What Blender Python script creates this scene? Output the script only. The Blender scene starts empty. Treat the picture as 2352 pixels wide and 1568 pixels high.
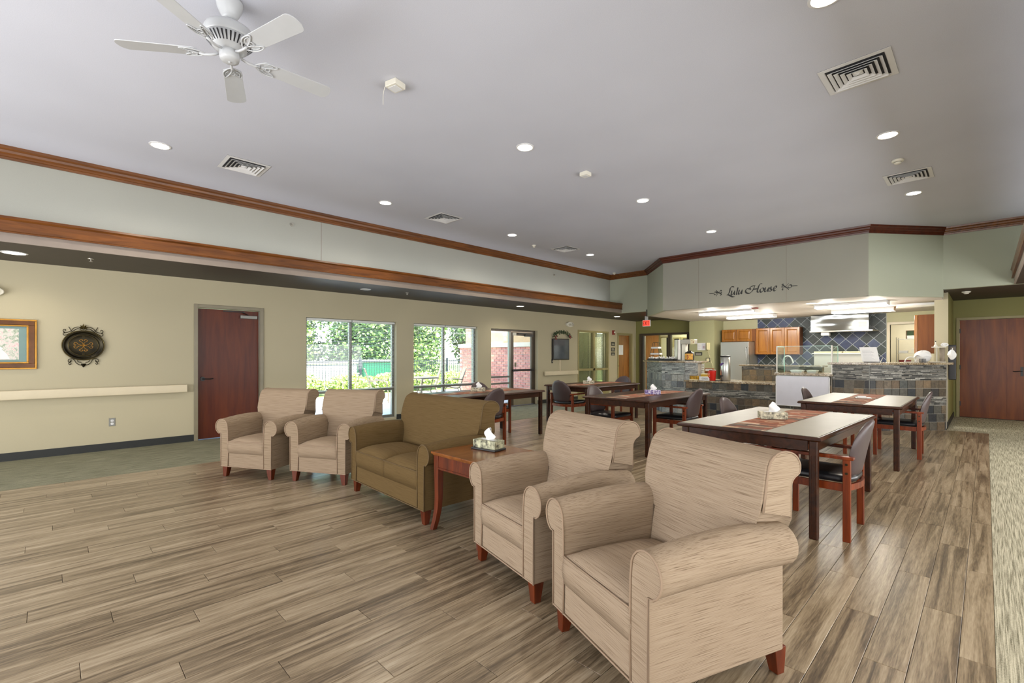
import bpy, bmesh, math, random
from mathutils import Vector, Matrix
random.seed(7)
PI = math.pi
SC = bpy.context.scene
COL = SC.collection

# ------------------------------------------------------------------ camera
FPX, YAW, HORIZON, EYE = 1075.7, math.radians(45.37), 816.0, 1.36
cam_d = bpy.data.cameras.new('camera')
cam = bpy.data.objects.new('camera', cam_d)
COL.objects.link(cam)
cam.location = (0, 0, EYE)
cam.rotation_euler = (PI / 2, 0, YAW)
cam_d.sensor_width = 36.0
cam_d.lens = 36.0 * FPX / 2352.0
cam_d.shift_y = (HORIZON - 784.0) / 2352.0
cam_d.clip_start = 0.05
cam_d.clip_end = 300
SC.camera = cam

# ------------------------------------------------------------------ world, sun, exposure
world = bpy.data.worlds.new('sky')
SC.world = world
world.use_nodes = True
wn = world.node_tree
bg = wn.nodes['Background']
sky = wn.nodes.new('ShaderNodeTexSky')
sky.sky_type = 'NISHITA'
sky.sun_disc = False
sky.sun_elevation = math.radians(55)
sky.sun_rotation = math.radians(110)
wn.links.new(sky.outputs[0], bg.inputs[0])
bg.inputs[1].default_value = 0.9

def light(name, kind, loc, energy, color=(1, 1, 1), rot=(0, 0, 0), size=None, size_y=None, **kw):
    d = bpy.data.lights.new(name, kind)
    d.energy = energy
    d.color = color
    if kind == 'AREA':
        d.shape = 'RECTANGLE'
        d.size = size
        d.size_y = size_y or size
    for k, v in kw.items():
        setattr(d, k, v)
    o = bpy.data.objects.new(name, d)
    o.location = loc
    o.rotation_euler = rot
    COL.objects.link(o)
    return o

light('sun', 'SUN', (0, 0, 20), 14.0, (1, .96, .9), (math.radians(38), 0, math.radians(75)), angle=.02)
# unseen fill lights added behind the camera and along the room's right side
light('fill_rear', 'AREA', (-3.5, -3.85, 1.5), 420, (.97, .98, 1), (math.radians(-108), 0, PI), 8.0, 2.6)
light('fill_right', 'AREA', (2.75, 4.0, 1.3), 330, (.97, .98, 1), (0, math.radians(105), 0), 2.2, 13.0)
# downlights of the right-hand corridor soffit, beyond the frame
for yy_ in (1.5, 4.2, 8.3, 12.7):
    light('corridor_downlight', 'AREA', (1.6, yy_, 2.56), 14, (1, .9, .74), (0, 0, 0), .16)
# cove strips lying on the two picture ledges
light('cove_left', 'AREA', (-7.5, 4.3, 2.9), 9, (.93, .97, 1), (PI, math.radians(-50), 0), .12, 14.5)
light('cove_right', 'AREA', (.55, 4.3, 2.9), 22, (.93, .97, 1), (PI, math.radians(50), 0), .12, 14.5)

SC.view_settings.view_transform = 'Standard'
SC.view_settings.look = 'None'
SC.view_settings.gamma = 1.0
SC.view_settings.use_curve_mapping = False
SC.view_settings.exposure = 0.74
SC.cycles.max_bounces = 7
SC.cycles.diffuse_bounces = 4
SC.cycles.glossy_bounces = 3
SC.cycles.transmission_bounces = 4
SC.cycles.transparent_max_bounces = 12
SC.cycles.caustics_reflective = False
SC.cycles.caustics_refractive = False
SC.cycles.sample_clamp_indirect = 4.0
SC.cycles.use_denoising = True

# ------------------------------------------------------------------ materials
def lin(v):
    v /= 255.0
    return v / 12.92 if v <= .04045 else ((v + .055) / 1.055) ** 2.4
def C(r, g, b):
    return (lin(r), lin(g), lin(b), 1)

class NT:
    """small helper for node trees"""
    def __init__(s, name):
        s.m = bpy.data.materials.new(name)
        s.m.use_nodes = True
        s.t = s.m.node_tree
        s.b = s.t.nodes['Principled BSDF']
        s.out = s.t.nodes['Material Output']
    def n(s, typ, **kw):
        nd = s.t.nodes.new('ShaderNode' + typ)
        for k, v in kw.items():
            if k in ('operation', 'data_type', 'blend_type', 'noise_dimensions', 'feature', 'wave_type', 'bands_direction', 'distance', 'interpolation_type', 'clamp'):
                setattr(nd, k, v)
            else:
                nd.inputs[k].default_value = v
        return nd
    def l(s, a, b):
        s.t.links.new(a, b)
    def math(s, op, a, b=None, c=None):
        nd = s.t.nodes.new('ShaderNodeMath')
        nd.operation = op
        for i, v in enumerate((a, b, c)):
            if v is None:
                continue
            if isinstance(v, (int, float)):
                nd.inputs[i].default_value = v
            else:
                s.l(v, nd.inputs[i])
        return nd.outputs[0]
    def ramp(s, fac, stops):
        nd = s.t.nodes.new('ShaderNodeValToRGB')
        cr = nd.color_ramp
        while len(cr.elements) > 1:
            cr.elements.remove(cr.elements[0])
        cr.elements[0].position = stops[0][0]
        cr.elements[0].color = stops[0][1]
        for p, c in stops[1:]:
            e = cr.elements.new(p)
            e.color = c
        s.l(fac, nd.inputs[0])
        return nd.outputs[0]
    def coords(s, scale=(1, 1, 1), kind='Object'):
        if kind == 'World':
            src = s.t.nodes.new('ShaderNodeNewGeometry').outputs['Position']
        else:
            src = s.t.nodes.new('ShaderNodeTexCoord').outputs[kind]
        mp = s.t.nodes.new('ShaderNodeMapping')
        mp.inputs['Scale'].default_value = scale
        s.l(src, mp.inputs[0])
        return mp.outputs[0]
    def noise(s, vec, scale=5, detail=3, rough=.55, dist=0):
        nd = s.t.nodes.new('ShaderNodeTexNoise')
        nd.inputs['Scale'].default_value = scale
        nd.inputs['Detail'].default_value = detail
        nd.inputs['Roughness'].default_value = rough
        nd.inputs['Distortion'].default_value = dist
        s.l(vec, nd.inputs['Vector'])
        return nd.outputs[0]
    def mix(s, f, a, b, mode='MIX'):
        nd = s.t.nodes.new('ShaderNodeMix')
        nd.data_type = 'RGBA'
        nd.blend_type = mode
        for sock, v in ((nd.inputs[0], f), (nd.inputs[6], a), (nd.inputs[7], b)):
            if isinstance(v, (int, float, tuple)):
                sock.default_value = v
            else:
                s.l(v, sock)
        return nd.outputs[2]
    def bump(s, h, strength=.2, dist=.01):
        nd = s.t.nodes.new('ShaderNodeBump')
        nd.inputs['Strength'].default_value = strength
        nd.inputs['Distance'].default_value = dist
        s.l(h, nd.inputs['Height'])
        s.l(nd.outputs[0], s.b.inputs['Normal'])
    def col(s, v):
        if isinstance(v, tuple):
            s.b.inputs['Base Color'].default_value = v
        else:
            s.l(v, s.b.inputs['Base Color'])
        return s
    def set(s, **kw):
        for k, v in kw.items():
            s.b.inputs[{'rough': 'Roughness', 'metal': 'Metallic', 'spec': 'Specular IOR Level', 'coat': 'Coat Weight', 'sheen': 'Sheen Weight', 'trans': 'Transmission Weight', 'alpha': 'Alpha'}[k]].default_value = v
        return s

def plain(name, c, rough=.6, metal=0, var=.06, scale=6, coat=0, spec=.5):
    n = NT(name)
    v = n.noise(n.coords(), scale, 3)
    d = tuple(x * (1 - var * 2) for x in c[:3]) + (1,)
    e = tuple(min(1, x * (1 + var)) for x in c[:3]) + (1,)
    n.col(n.ramp(v, [(.3, d), (.7, e)])).set(rough=rough, metal=metal, coat=coat, spec=spec)
    return n.m

def wallpaper(name, c):
    n = NT(name)
    big = n.noise(n.coords((1, 1, 1), 'World'), .8, 2)
    fine = n.noise(n.coords((60, 60, 200), 'World'), 3, 2)
    a = tuple(x * .94 for x in c[:3]) + (1,)
    base = n.ramp(big, [(.3, a), (.7, c)])
    f2 = n.ramp(fine, [(.35, (.93, .93, .93, 1)), (.65, (1, 1, 1, 1))])
    n.col(n.mix(1.0, base, f2, 'MULTIPLY')).set(rough=.62, spec=.3)
    n.bump(fine, .12, .003)
    return n.m

def wood(name, dark, light_, rough=.35, axis='z', scale=1.0, coat=.2, contrast=(.3, .7)):
    n = NT(name)
    sc = {'z': (9, 9, .9), 'x': (.9, 9, 9), 'y': (9, .9, 9)}[axis]
    sc = tuple(k * scale for k in sc)
    v = n.noise(n.coords(sc), 2.2, 5, .6, .6)
    n.col(n.ramp(v, [(contrast[0], dark), (contrast[1], light_)])).set(rough=rough, coat=coat, spec=.32)
    n.b.inputs['Coat Roughness'].default_value = .25
    return n.m

def emit(name, c, strength):
    n = NT(name)
    n.col(c)
    n.b.inputs['Emission Color'].default_value = c
    n.b.inputs['Emission Strength'].default_value = strength
    return n.m

def glass(name, tint=(.97, 1, .98, 1), refl=.08, k=.5):
    m = bpy.data.materials.new(name)
    m.use_nodes = True
    t = m.node_tree
    t.nodes.clear()
    o = t.nodes.new('ShaderNodeOutputMaterial')
    a = t.nodes.new('ShaderNodeBsdfTransparent')
    a.inputs[0].default_value = tint
    g = t.nodes.new('ShaderNodeBsdfGlossy')
    g.inputs['Roughness'].default_value = .02
    lw = t.nodes.new('ShaderNodeLayerWeight')
    lw.inputs[0].default_value = .25
    mu = t.nodes.new('ShaderNodeMath')
    mu.operation = 'MULTIPLY_ADD'
    mu.inputs[1].default_value = k
    mu.inputs[2].default_value = refl * .4
    t.links.new(lw.outputs['Fresnel'], mu.inputs[0])
    x = t.nodes.new('ShaderNodeMixShader')
    t.links.new(mu.outputs[0], x.inputs[0])
    t.links.new(a.outputs[0], x.inputs[1])
    t.links.new(g.outputs[0], x.inputs[2])
    t.links.new(x.outputs[0], o.inputs[0])
    return m

def fabric(name, lo, mid, hi, arm=False):
    """woven upholstery with fine horizontal slubs"""
    n = NT(name)
    a = n.noise(n.coords((3.4, 3.4, 300)), 1.6, 2, .5)
    b = n.noise(n.coords((250, 3.4, 250) if arm else (3.4, 300, 3.4)), 1.6, 3, .55)
    tc = n.t.nodes.new('ShaderNodeTexCoord')
    sp = n.t.nodes.new('ShaderNodeSeparateXYZ')
    n.l(tc.outputs['Normal'], sp.inputs[0])
    up = n.math('LESS_THAN', n.math('ABSOLUTE', sp.outputs[1]), .6) if arm else n.math('GREATER_THAN', n.math('ABSOLUTE', sp.outputs[2]), .72)
    mx = n.t.nodes.new('ShaderNodeMix')
    n.l(up, mx.inputs[0]); n.l(a, mx.inputs[2]); n.l(b, mx.inputs[3])
    v = mx.outputs[0]
    n.col(n.ramp(v, [(.33, lo), (.43, mid), (.60, hi)])).set(rough=.85, spec=.15)
    n.bump(v, .15, .002)
    return n.m

def floor_planks(name):
    n = NT(name)
    g = n.t.nodes.new('ShaderNodeNewGeometry')
    sp = n.t.nodes.new('ShaderNodeSeparateXYZ')
    n.l(g.outputs['Position'], sp.inputs[0])
    X, Y = sp.outputs[0], sp.outputs[1]
    colx = n.math('FLOOR', n.math('DIVIDE', n.math('ADD', X, 20.0), PW))
    off = n.math('FRACT', n.math('MULTIPLY', colx, .371))
    row = n.math('FLOOR', n.math('ADD', n.math('DIVIDE', Y, PL), off))
    cv = n.t.nodes.new('ShaderNodeCombineXYZ')
    n.l(colx, cv.inputs[0]); n.l(row, cv.inputs[1])
    wn_ = n.t.nodes.new('ShaderNodeTexWhiteNoise')
    n.l(cv.outputs[0], wn_.inputs[0])
    h = wn_.outputs['Value']
    cc = n.t.nodes.new('ShaderNodeCombineXYZ')
    n.l(n.math('ADD', n.math('MULTIPLY', X, 15), n.math('MULTIPLY', h, 40)), cc.inputs[0])
    n.l(n.math('ADD', n.math('MULTIPLY', Y, .6), n.math('MULTIPLY', h, 17)), cc.inputs[1])
    n.l(h, cc.inputs[2])
    v = n.noise(cc.outputs[0], 1.5, 9, .66, .7)
    c2 = n.t.nodes.new('ShaderNodeCombineXYZ')
    n.l(n.math('ADD', n.math('MULTIPLY', X, 110), n.math('MULTIPLY', h, 90)), c2.inputs[0])
    n.l(n.math('MULTIPLY', Y, 7), c2.inputs[1])
    fine = n.noise(c2.outputs[0], 1.5, 4, .6)
    v2 = n.math('ADD', n.math('MULTIPLY', v, .72), n.math('MULTIPLY', fine, .28))
    v3 = n.math('ADD', v2, n.math('MULTIPLY', n.math('SUBTRACT', h, .5), .07))
    c = n.ramp(v3, [(.34, C(74, 62, 48)), (.43, C(108, 93, 73)), (.50, C(139, 122, 98)), (.57, C(160, 143, 118)), (.68, C(184, 168, 144))])
    n.col(c)
    n.b.inputs['Roughness'].default_value = .3
    n.b.inputs['Specular IOR Level'].default_value = .45
    n.bump(fine, .06, .002)
    return n.m

def carpet(name, lo, hi):
    n = NT(name)
    v = n.noise(n.coords((70, 1.6, 1), 'World'), 2.2, 4, .6, .3)
    f = n.noise(n.coords((1, 1, 1), 'World'), 180, 2)
    s_ = n.math('ADD', n.math('MULTIPLY', v, .75), n.math('MULTIPLY', f, .25))
    n.col(n.ramp(s_, [(.38, lo), (.6, hi)])).set(rough=.95, spec=.1)
    n.bump(f, .4, .004)
    return n.m

def slate(name, stops, sc=14):
    """natural stone; every piece takes its own tone"""
    n = NT(name)
    oi = n.t.nodes.new('ShaderNodeObjectInfo')
    gi = n.t.nodes.new('ShaderNodeNewGeometry')
    r = n.math('FRACT', n.math('ADD', oi.outputs['Random'], gi.outputs['Random Per Island']))
    base = n.ramp(r, stops)
    v = n.noise(n.coords((1, 1, 1), 'World'), sc, 5, .65, 1.2)
    sh = n.ramp(v, [(.3, (.55, .55, .55, 1)), (.7, (1.25, 1.2, 1.15, 1))])
    n.col(n.mix(1.0, base, sh, 'MULTIPLY')).set(rough=.45, spec=.4)
    n.bump(v, .3, .004)
    return n.m

def granite(name):
    n = NT(name)
    v = n.noise(n.coords(), 60, 4, .7)
    w = n.noise(n.coords(), 14, 2)
    s_ = n.math('ADD', n.math('MULTIPLY', v, .7), n.math('MULTIPLY', w, .3))
    n.col(n.ramp(s_, [(.38, C(60, 48, 36)), (.48, C(140, 120, 92)), (.56, C(176, 164, 140)), (.68, C(205, 198, 182))])).set(rough=.18, spec=.5)
    return n.m

def foliage(name, lo, mid, hi, sc=3.0):
    n = NT(name)
    gi = n.t.nodes.new('ShaderNodeNewGeometry')
    v = n.noise(n.coords((1, 1, 1), 'World'), sc, 3)
    r = n.math('ADD', n.math('MULTIPLY', gi.outputs['Random Per Island'], .5), n.math('MULTIPLY', v, .5))
    n.col(n.ramp(r, [(.3, lo), (.5, mid), (.72, hi)])).set(rough=.5)
    n.b.inputs['Subsurface Weight'].default_value = 0
    return n.m

PW, PL = .152, 1.22
M = {}
M['wall'] = wallpaper('beige_wallcovering', C(186, 177, 149))
M['wall_up'] = wallpaper('pale_wallcovering', C(168, 168, 158))
M['sage'] = wallpaper('sage_wallcovering', C(172, 176, 156))
M['lulu'] = wallpaper('grey_wallcovering', C(158, 156, 144))
M['sage2'] = wallpaper('olive_sage_wallcovering', C(172, 170, 132))
M['pantry'] = plain('cream_pantry_wall', C(222, 214, 190), .7, var=.02)
M['glassedge'] = plain('green_glass_edge', C(176, 216, 202), .15, var=.02)
M['green'] = wallpaper('green_wallcovering', C(140, 136, 84))
M['kitchen'] = wallpaper('cream_wallcovering', C(196, 192, 156))
M['ceil'] = wallpaper('ceiling_paint', C(206, 208, 218))
M['ceilk'] = wallpaper('kitchen_ceiling_paint', C(206, 198, 188))
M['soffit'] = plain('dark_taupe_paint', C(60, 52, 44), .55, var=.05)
M['fascia'] = plain('taupe_fascia_paint', C(140, 128, 118), .6, var=.03)
M['trimwood'] = wood('stained_trim_wood', C(80, 44, 14), C(122, 72, 26), .34, 'y', 1.0, .2)
M['trimwoodx'] = wood('stained_trim_wood_dark', C(62, 24, 10), C(92, 40, 18), .34, 'x', 1.0, .2)
M['floor'] = floor_planks('vinyl_plank')
M['sub'] = plain('subfloor', C(70, 62, 54), .9)
M['carpet'] = carpet('striped_carpet', C(84, 84, 66), C(156, 154, 132))
M['carpet2'] = carpet('pale_striped_carpet', C(112, 108, 90), C(196, 190, 168))
M['ktile'] = plain('pale_kitchen_floor', C(190, 182, 166), .4)
M['base'] = plain('charcoal_vinyl_base', C(36, 38, 37), .5)
M['beige'] = fabric('beige_slub_fabric', C(116, 98, 80), C(150, 131, 110), C(162, 144, 123))
M['beige2'] = fabric('beige_grey_slub_fabric', C(116, 97, 78), C(142, 123, 102), C(152, 134, 113))
M['olive'] = fabric('olive_fabric', C(84, 66, 38), C(95, 76, 46), C(103, 84, 54))
M['beige_arm'] = fabric('beige_arm_fabric', C(116, 98, 80), C(148, 129, 108), C(160, 142, 121), True)
M['beige2_arm'] = fabric('beige_grey_arm_fabric', C(104, 86, 68), C(140, 121, 99), C(152, 134, 112), True)
M['olive_arm'] = fabric('olive_arm_fabric', C(82, 64, 36), C(92, 73, 43), C(100, 81, 51), True)
M['piping'] = plain('piping', C(150, 128, 106), .8)
M['piping_olive'] = plain('olive_piping', C(96, 76, 44), .8)
M['cherry'] = wood('cherry_leg_wood', C(66, 24, 8), C(106, 44, 16), .38, 'z', 1.5, .15)
M['tablewood'] = wood('dark_walnut', C(36, 17, 7), C(70, 36, 16), .34, 'y', 1.0, .0)
M['endtop'] = wood('end_table_top_wood', C(100, 54, 20), C(136, 80, 34), .2, 'y', 1.0, .3)
M['chairwood'] = wood('reddish_chair_wood', C(90, 33, 8), C(136, 58, 18), .36, 'z', 1.4, .1)
M['plum'] = plain('plum_vinyl', C(72, 58, 58), .42, var=.05)
M['black_vinyl'] = plain('black_vinyl', C(30, 30, 34), .3, var=.05)
M['laminate'] = plain('greige_laminate', C(158, 153, 138), .42, var=.02)
M['white'] = plain('white_paint', C(222, 222, 222), .35, var=.02)
M['fanwhite'] = plain('fan_white', C(190, 192, 194), .3, var=.02)
M['offwhite'] = plain('off_white_plastic', C(226, 222, 208), .4, var=.02)
M['dark'] = plain('black_plastic', C(26, 24, 24), .35, var=.05)
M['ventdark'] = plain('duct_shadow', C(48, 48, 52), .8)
M['railplastic'] = plain('beige_handrail_vinyl', C(206, 194, 166), .4, var=.02)
M['frame_taupe'] = plain('taupe_metal_frame', C(134, 126, 104), .35, var=.04)
M['frame_olive'] = plain('olive_metal_frame', C(150, 140, 96), .4, var=.04)
M['alu'] = plain('grey_aluminium', C(128, 128, 122), .35, metal=.6, var=.03)
M['bronze_frame'] = plain('bronze_door_frame', C(78, 68, 56), .35, metal=.3, var=.03)
M['door'] = wood('mahogany_door', C(74, 25, 9), C(98, 42, 14), .42, 'z', .6, .12)
M['door2'] = wood('cherry_double_door', C(94, 40, 8), C(134, 70, 18), .34, 'z', .45, .12)
M['door3'] = wood('oak_door', C(120, 72, 26), C(160, 104, 46), .3, 'z', .6, .4)
M['maple'] = wood('honey_maple', C(124, 72, 18), C(168, 110, 36), .25, 'z', .6, .5)
M['maple_end'] = wood('brown_maple_end', C(98, 52, 14), C(124, 72, 24), .4, 'z', .5, .0)
M['brass'] = plain('dark_brass', C(52, 44, 26), .35, metal=.7)
M['bronze'] = plain('aged_bronze', C(84, 72, 38), .3, metal=.75, var=.3, scale=14)
M['bronze_dk'] = plain('dark_bronze', C(40, 34, 16), .35, metal=.7, var=.3)
M['gold'] = plain('gold_leaf', C(178, 128, 48), .3, metal=.6, var=.15)
M['goldbrown'] = plain('brown_gilt', C(92, 54, 18), .3, metal=.4, var=.2)
M['steel'] = plain('stainless_steel', C(180, 180, 176), .3, metal=.9, var=.005)
n_ = NT('polished_hood_steel')
n_.col(C(140, 142, 140)).set(rough=.14, metal=1)
n_.bump(n_.noise(n_.coords((.8, .8, 2.6)), 1.6, 1), .6, .05)
M['hood'] = n_.m
M['steelb'] = plain('brushed_steel', C(180, 176, 166), .36, metal=.7, var=.01)
M['granite'] = granite('speckled_granite')
M['slate'] = slate('slate_tile', [(0, C(72, 68, 60)), (.25, C(104, 92, 76)), (.45, C(82, 86, 84)), (.62, C(132, 112, 86)), (.8, C(42, 48, 56)), (1, C(112, 108, 96))])
M['slate_br'] = slate('brown_slate_tile', [(0, C(120, 104, 80)), (.4, C(146, 128, 98)), (.7, C(112, 106, 92)), (1, C(152, 138, 110))])
M['slate_lt'] = slate('pale_slate_tile', [(0, C(150, 158, 158)), (.3, C(116, 124, 130)), (.6, C(164, 168, 164)), (.8, C(78, 86, 98)), (1, C(140, 144, 142))])
M['stick'] = slate('stick_mosaic', [(0, C(20, 21, 23)), (.15, C(84, 86, 84)), (.4, C(140, 140, 134)), (.6, C(44, 45, 46)), (.85, C(178, 178, 172)), (1, C(104, 100, 90))], 20)
M['stick_lt'] = slate('pale_stick_mosaic', [(0, C(46, 50, 56)), (.15, C(140, 148, 148)), (.5, C(184, 192, 190)), (.75, C(104, 112, 116)), (1, C(204, 208, 202))], 20)
M['grout'] = plain('grout', C(168, 162, 150), .8)
M['groutk'] = plain('pale_grout', C(176, 182, 184), .8)
M['bluetile'] = slate('blue_green_tile', [(0, C(40, 49, 49)), (.5, C(48, 58, 55)), (.66, C(40, 48, 48)), (.67, C(50, 60, 92)), (1, C(64, 76, 108))], 6)
M['glass'] = glass('window_glass')
M['glassg'] = glass('sneeze_guard_glass', (.93, .985, .96, 1), .0, .25)
M['lamp'] = emit('warm_lamp_lens', (1, .93, .8, 1), 9)
M['tube'] = emit('fluorescent_lens', (1, .98, .9, 1), 3.5)
M['exit_red'] = plain('exit_letters', C(120, 16, 14), .4)
M['exit_face'] = emit('exit_face', C(255, 84, 66), .55)
M['blind'] = plain('white_blind', C(214, 216, 212), .5, var=.02)
M['blindg'] = plain('sage_blind', C(196, 196, 158), .5, var=.02)
M['brick'] = slate('red_brick', [(0, C(190, 116, 104)), (.5, C(202, 130, 114)), (1, C(214, 148, 124))], 8)
M['mortar'] = plain('mortar', C(196, 184, 172), .9)
M['stucco'] = plain('tan_stucco', C(206, 168, 126), .9)
M['stone'] = plain('limestone_cap', C(214, 200, 176), .8)
M['concrete'] = plain('patio_concrete', C(206, 204, 196), .85)
M['grass'] = plain('lawn', C(120, 140, 70), .95, var=.3, scale=3)
M['leaf'] = foliage('tree_leaves', C(44, 70, 26), C(112, 146, 58), C(190, 212, 110))
M['leafd'] = foliage('dark_tree_leaves', C(36, 60, 30), C(86, 122, 58), C(156, 184, 100))
M['hedge'] = foliage('hedge_leaves', C(120, 150, 60), C(184, 200, 100), C(226, 230, 150))
M['bark'] = plain('bark', C(84, 70, 56), .9)
M['iron'] = plain('black_iron', C(44, 48, 52), .5)
M['dumpg'] = plain('green_container', C(46, 124, 84), .5)
M['dumpw'] = plain('pale_container', C(198, 198, 188), .6)
M['patio'] = plain('taupe_patio_metal', C(110, 100, 84), .5)
M['sling'] = plain('tan_sling', C(196, 170, 128), .8)
M['runner'] = None
M['tissue'] = plain('tissue_paper', C(240, 240, 240), .8, var=.02)
M['tissuebox'] = plain('floral_box_card', C(176, 176, 146), .6, var=.5, scale=30)
M['tissuebox2'] = None
M['tissuebox3'] = plain('script_box_card', C(196, 190, 166), .6, var=.45, scale=40)
M['red'] = plain('red_plastic', C(206, 34, 22), .3, var=.03)
M['yellow'] = plain('yellow_card', C(206, 168, 40), .5, var=.1)
M['amber'] = plain('amber_packets', C(196, 150, 40), .5, var=.3, scale=40)
M['cream'] = plain('cream_plastic', C(226, 216, 176), .4, var=.02)
M['firered'] = plain('fire_alarm_red', C(130, 28, 24), .4)
M['teal_mat'] = plain('teal_mat_board', C(124, 150, 146), .8, var=.04)
M['leafgreen'] = plain('silk_leaf', C(44, 70, 34), .6, var=.3)
M['berry'] = plain('silk_flower', C(150, 44, 54), .6, var=.2)
M['tan_door'] = wood('pale_oak_panel', C(176, 122, 72), C(204, 152, 98), .4, 'z', .4)
M['brownbag'] = plain('taupe_cloth', C(150, 138, 122), .8, var=.15)
M['whiteboard'] = plain('whiteboard_face', C(206, 206, 216), .18, var=.02)
M['paper'] = plain('paper', C(232, 232, 232), .7, var=.02)
M['blacksign'] = plain('black_sign', C(38, 38, 36), .4)
M['orangecard'] = plain('orange_label', C(228, 170, 70), .5, var=.25, scale=26)

def tint(name, stops, scale, kind='Object'):
    n = NT(name)
    v = n.noise(n.coords((1, 1, 1), kind), scale, 5, .7, .8)
    n.col(n.ramp(v, stops)).set(rough=.8)
    return n.m
M['tissuebox2'] = tint('purple_white_card', [(.40, C(84, 66, 130)), (.5, C(150, 136, 186)), (.56, C(226, 222, 232))], 34)
M['garden'] = tint('garden_print', [(.3, C(120, 140, 118)), (.42, C(176, 186, 166)), (.52, C(222, 218, 210)), (.62, C(222, 188, 188)), (.72, C(196, 120, 130))], 22)
def runner_mat():
    n = NT('patchwork_runner')
    co = n.coords((5.2, 15, 1))
    vo = n.t.nodes.new('ShaderNodeTexVoronoi')
    vo.distance = 'CHEBYCHEV'
    vo.inputs['Scale'].default_value = 1.0
    vo.inputs['Randomness'].default_value = .55
    n.l(co, vo.inputs['Vector'])
    sp = n.t.nodes.new('ShaderNodeSeparateColor')
    n.l(vo.outputs['Color'], sp.inputs[0])
    base = n.ramp(sp.outputs[0], [(0, C(84, 70, 58)), (.25, C(150, 76, 44)), (.45, C(196, 160, 128)), (.62, C(104, 98, 88)), (.8, C(188, 104, 62)), (1, C(206, 190, 168))])
    v = n.noise(n.coords((14, 60, 1)), 2, 4, .7)
    sh = n.ramp(v, [(.35, (.45, .42, .4, 1)), (.6, (1.1, 1.1, 1.1, 1))])
    n.col(n.mix(1.0, base, sh, 'MULTIPLY')).set(rough=.85)
    return n.m
M['runner'] = runner_mat()
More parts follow.
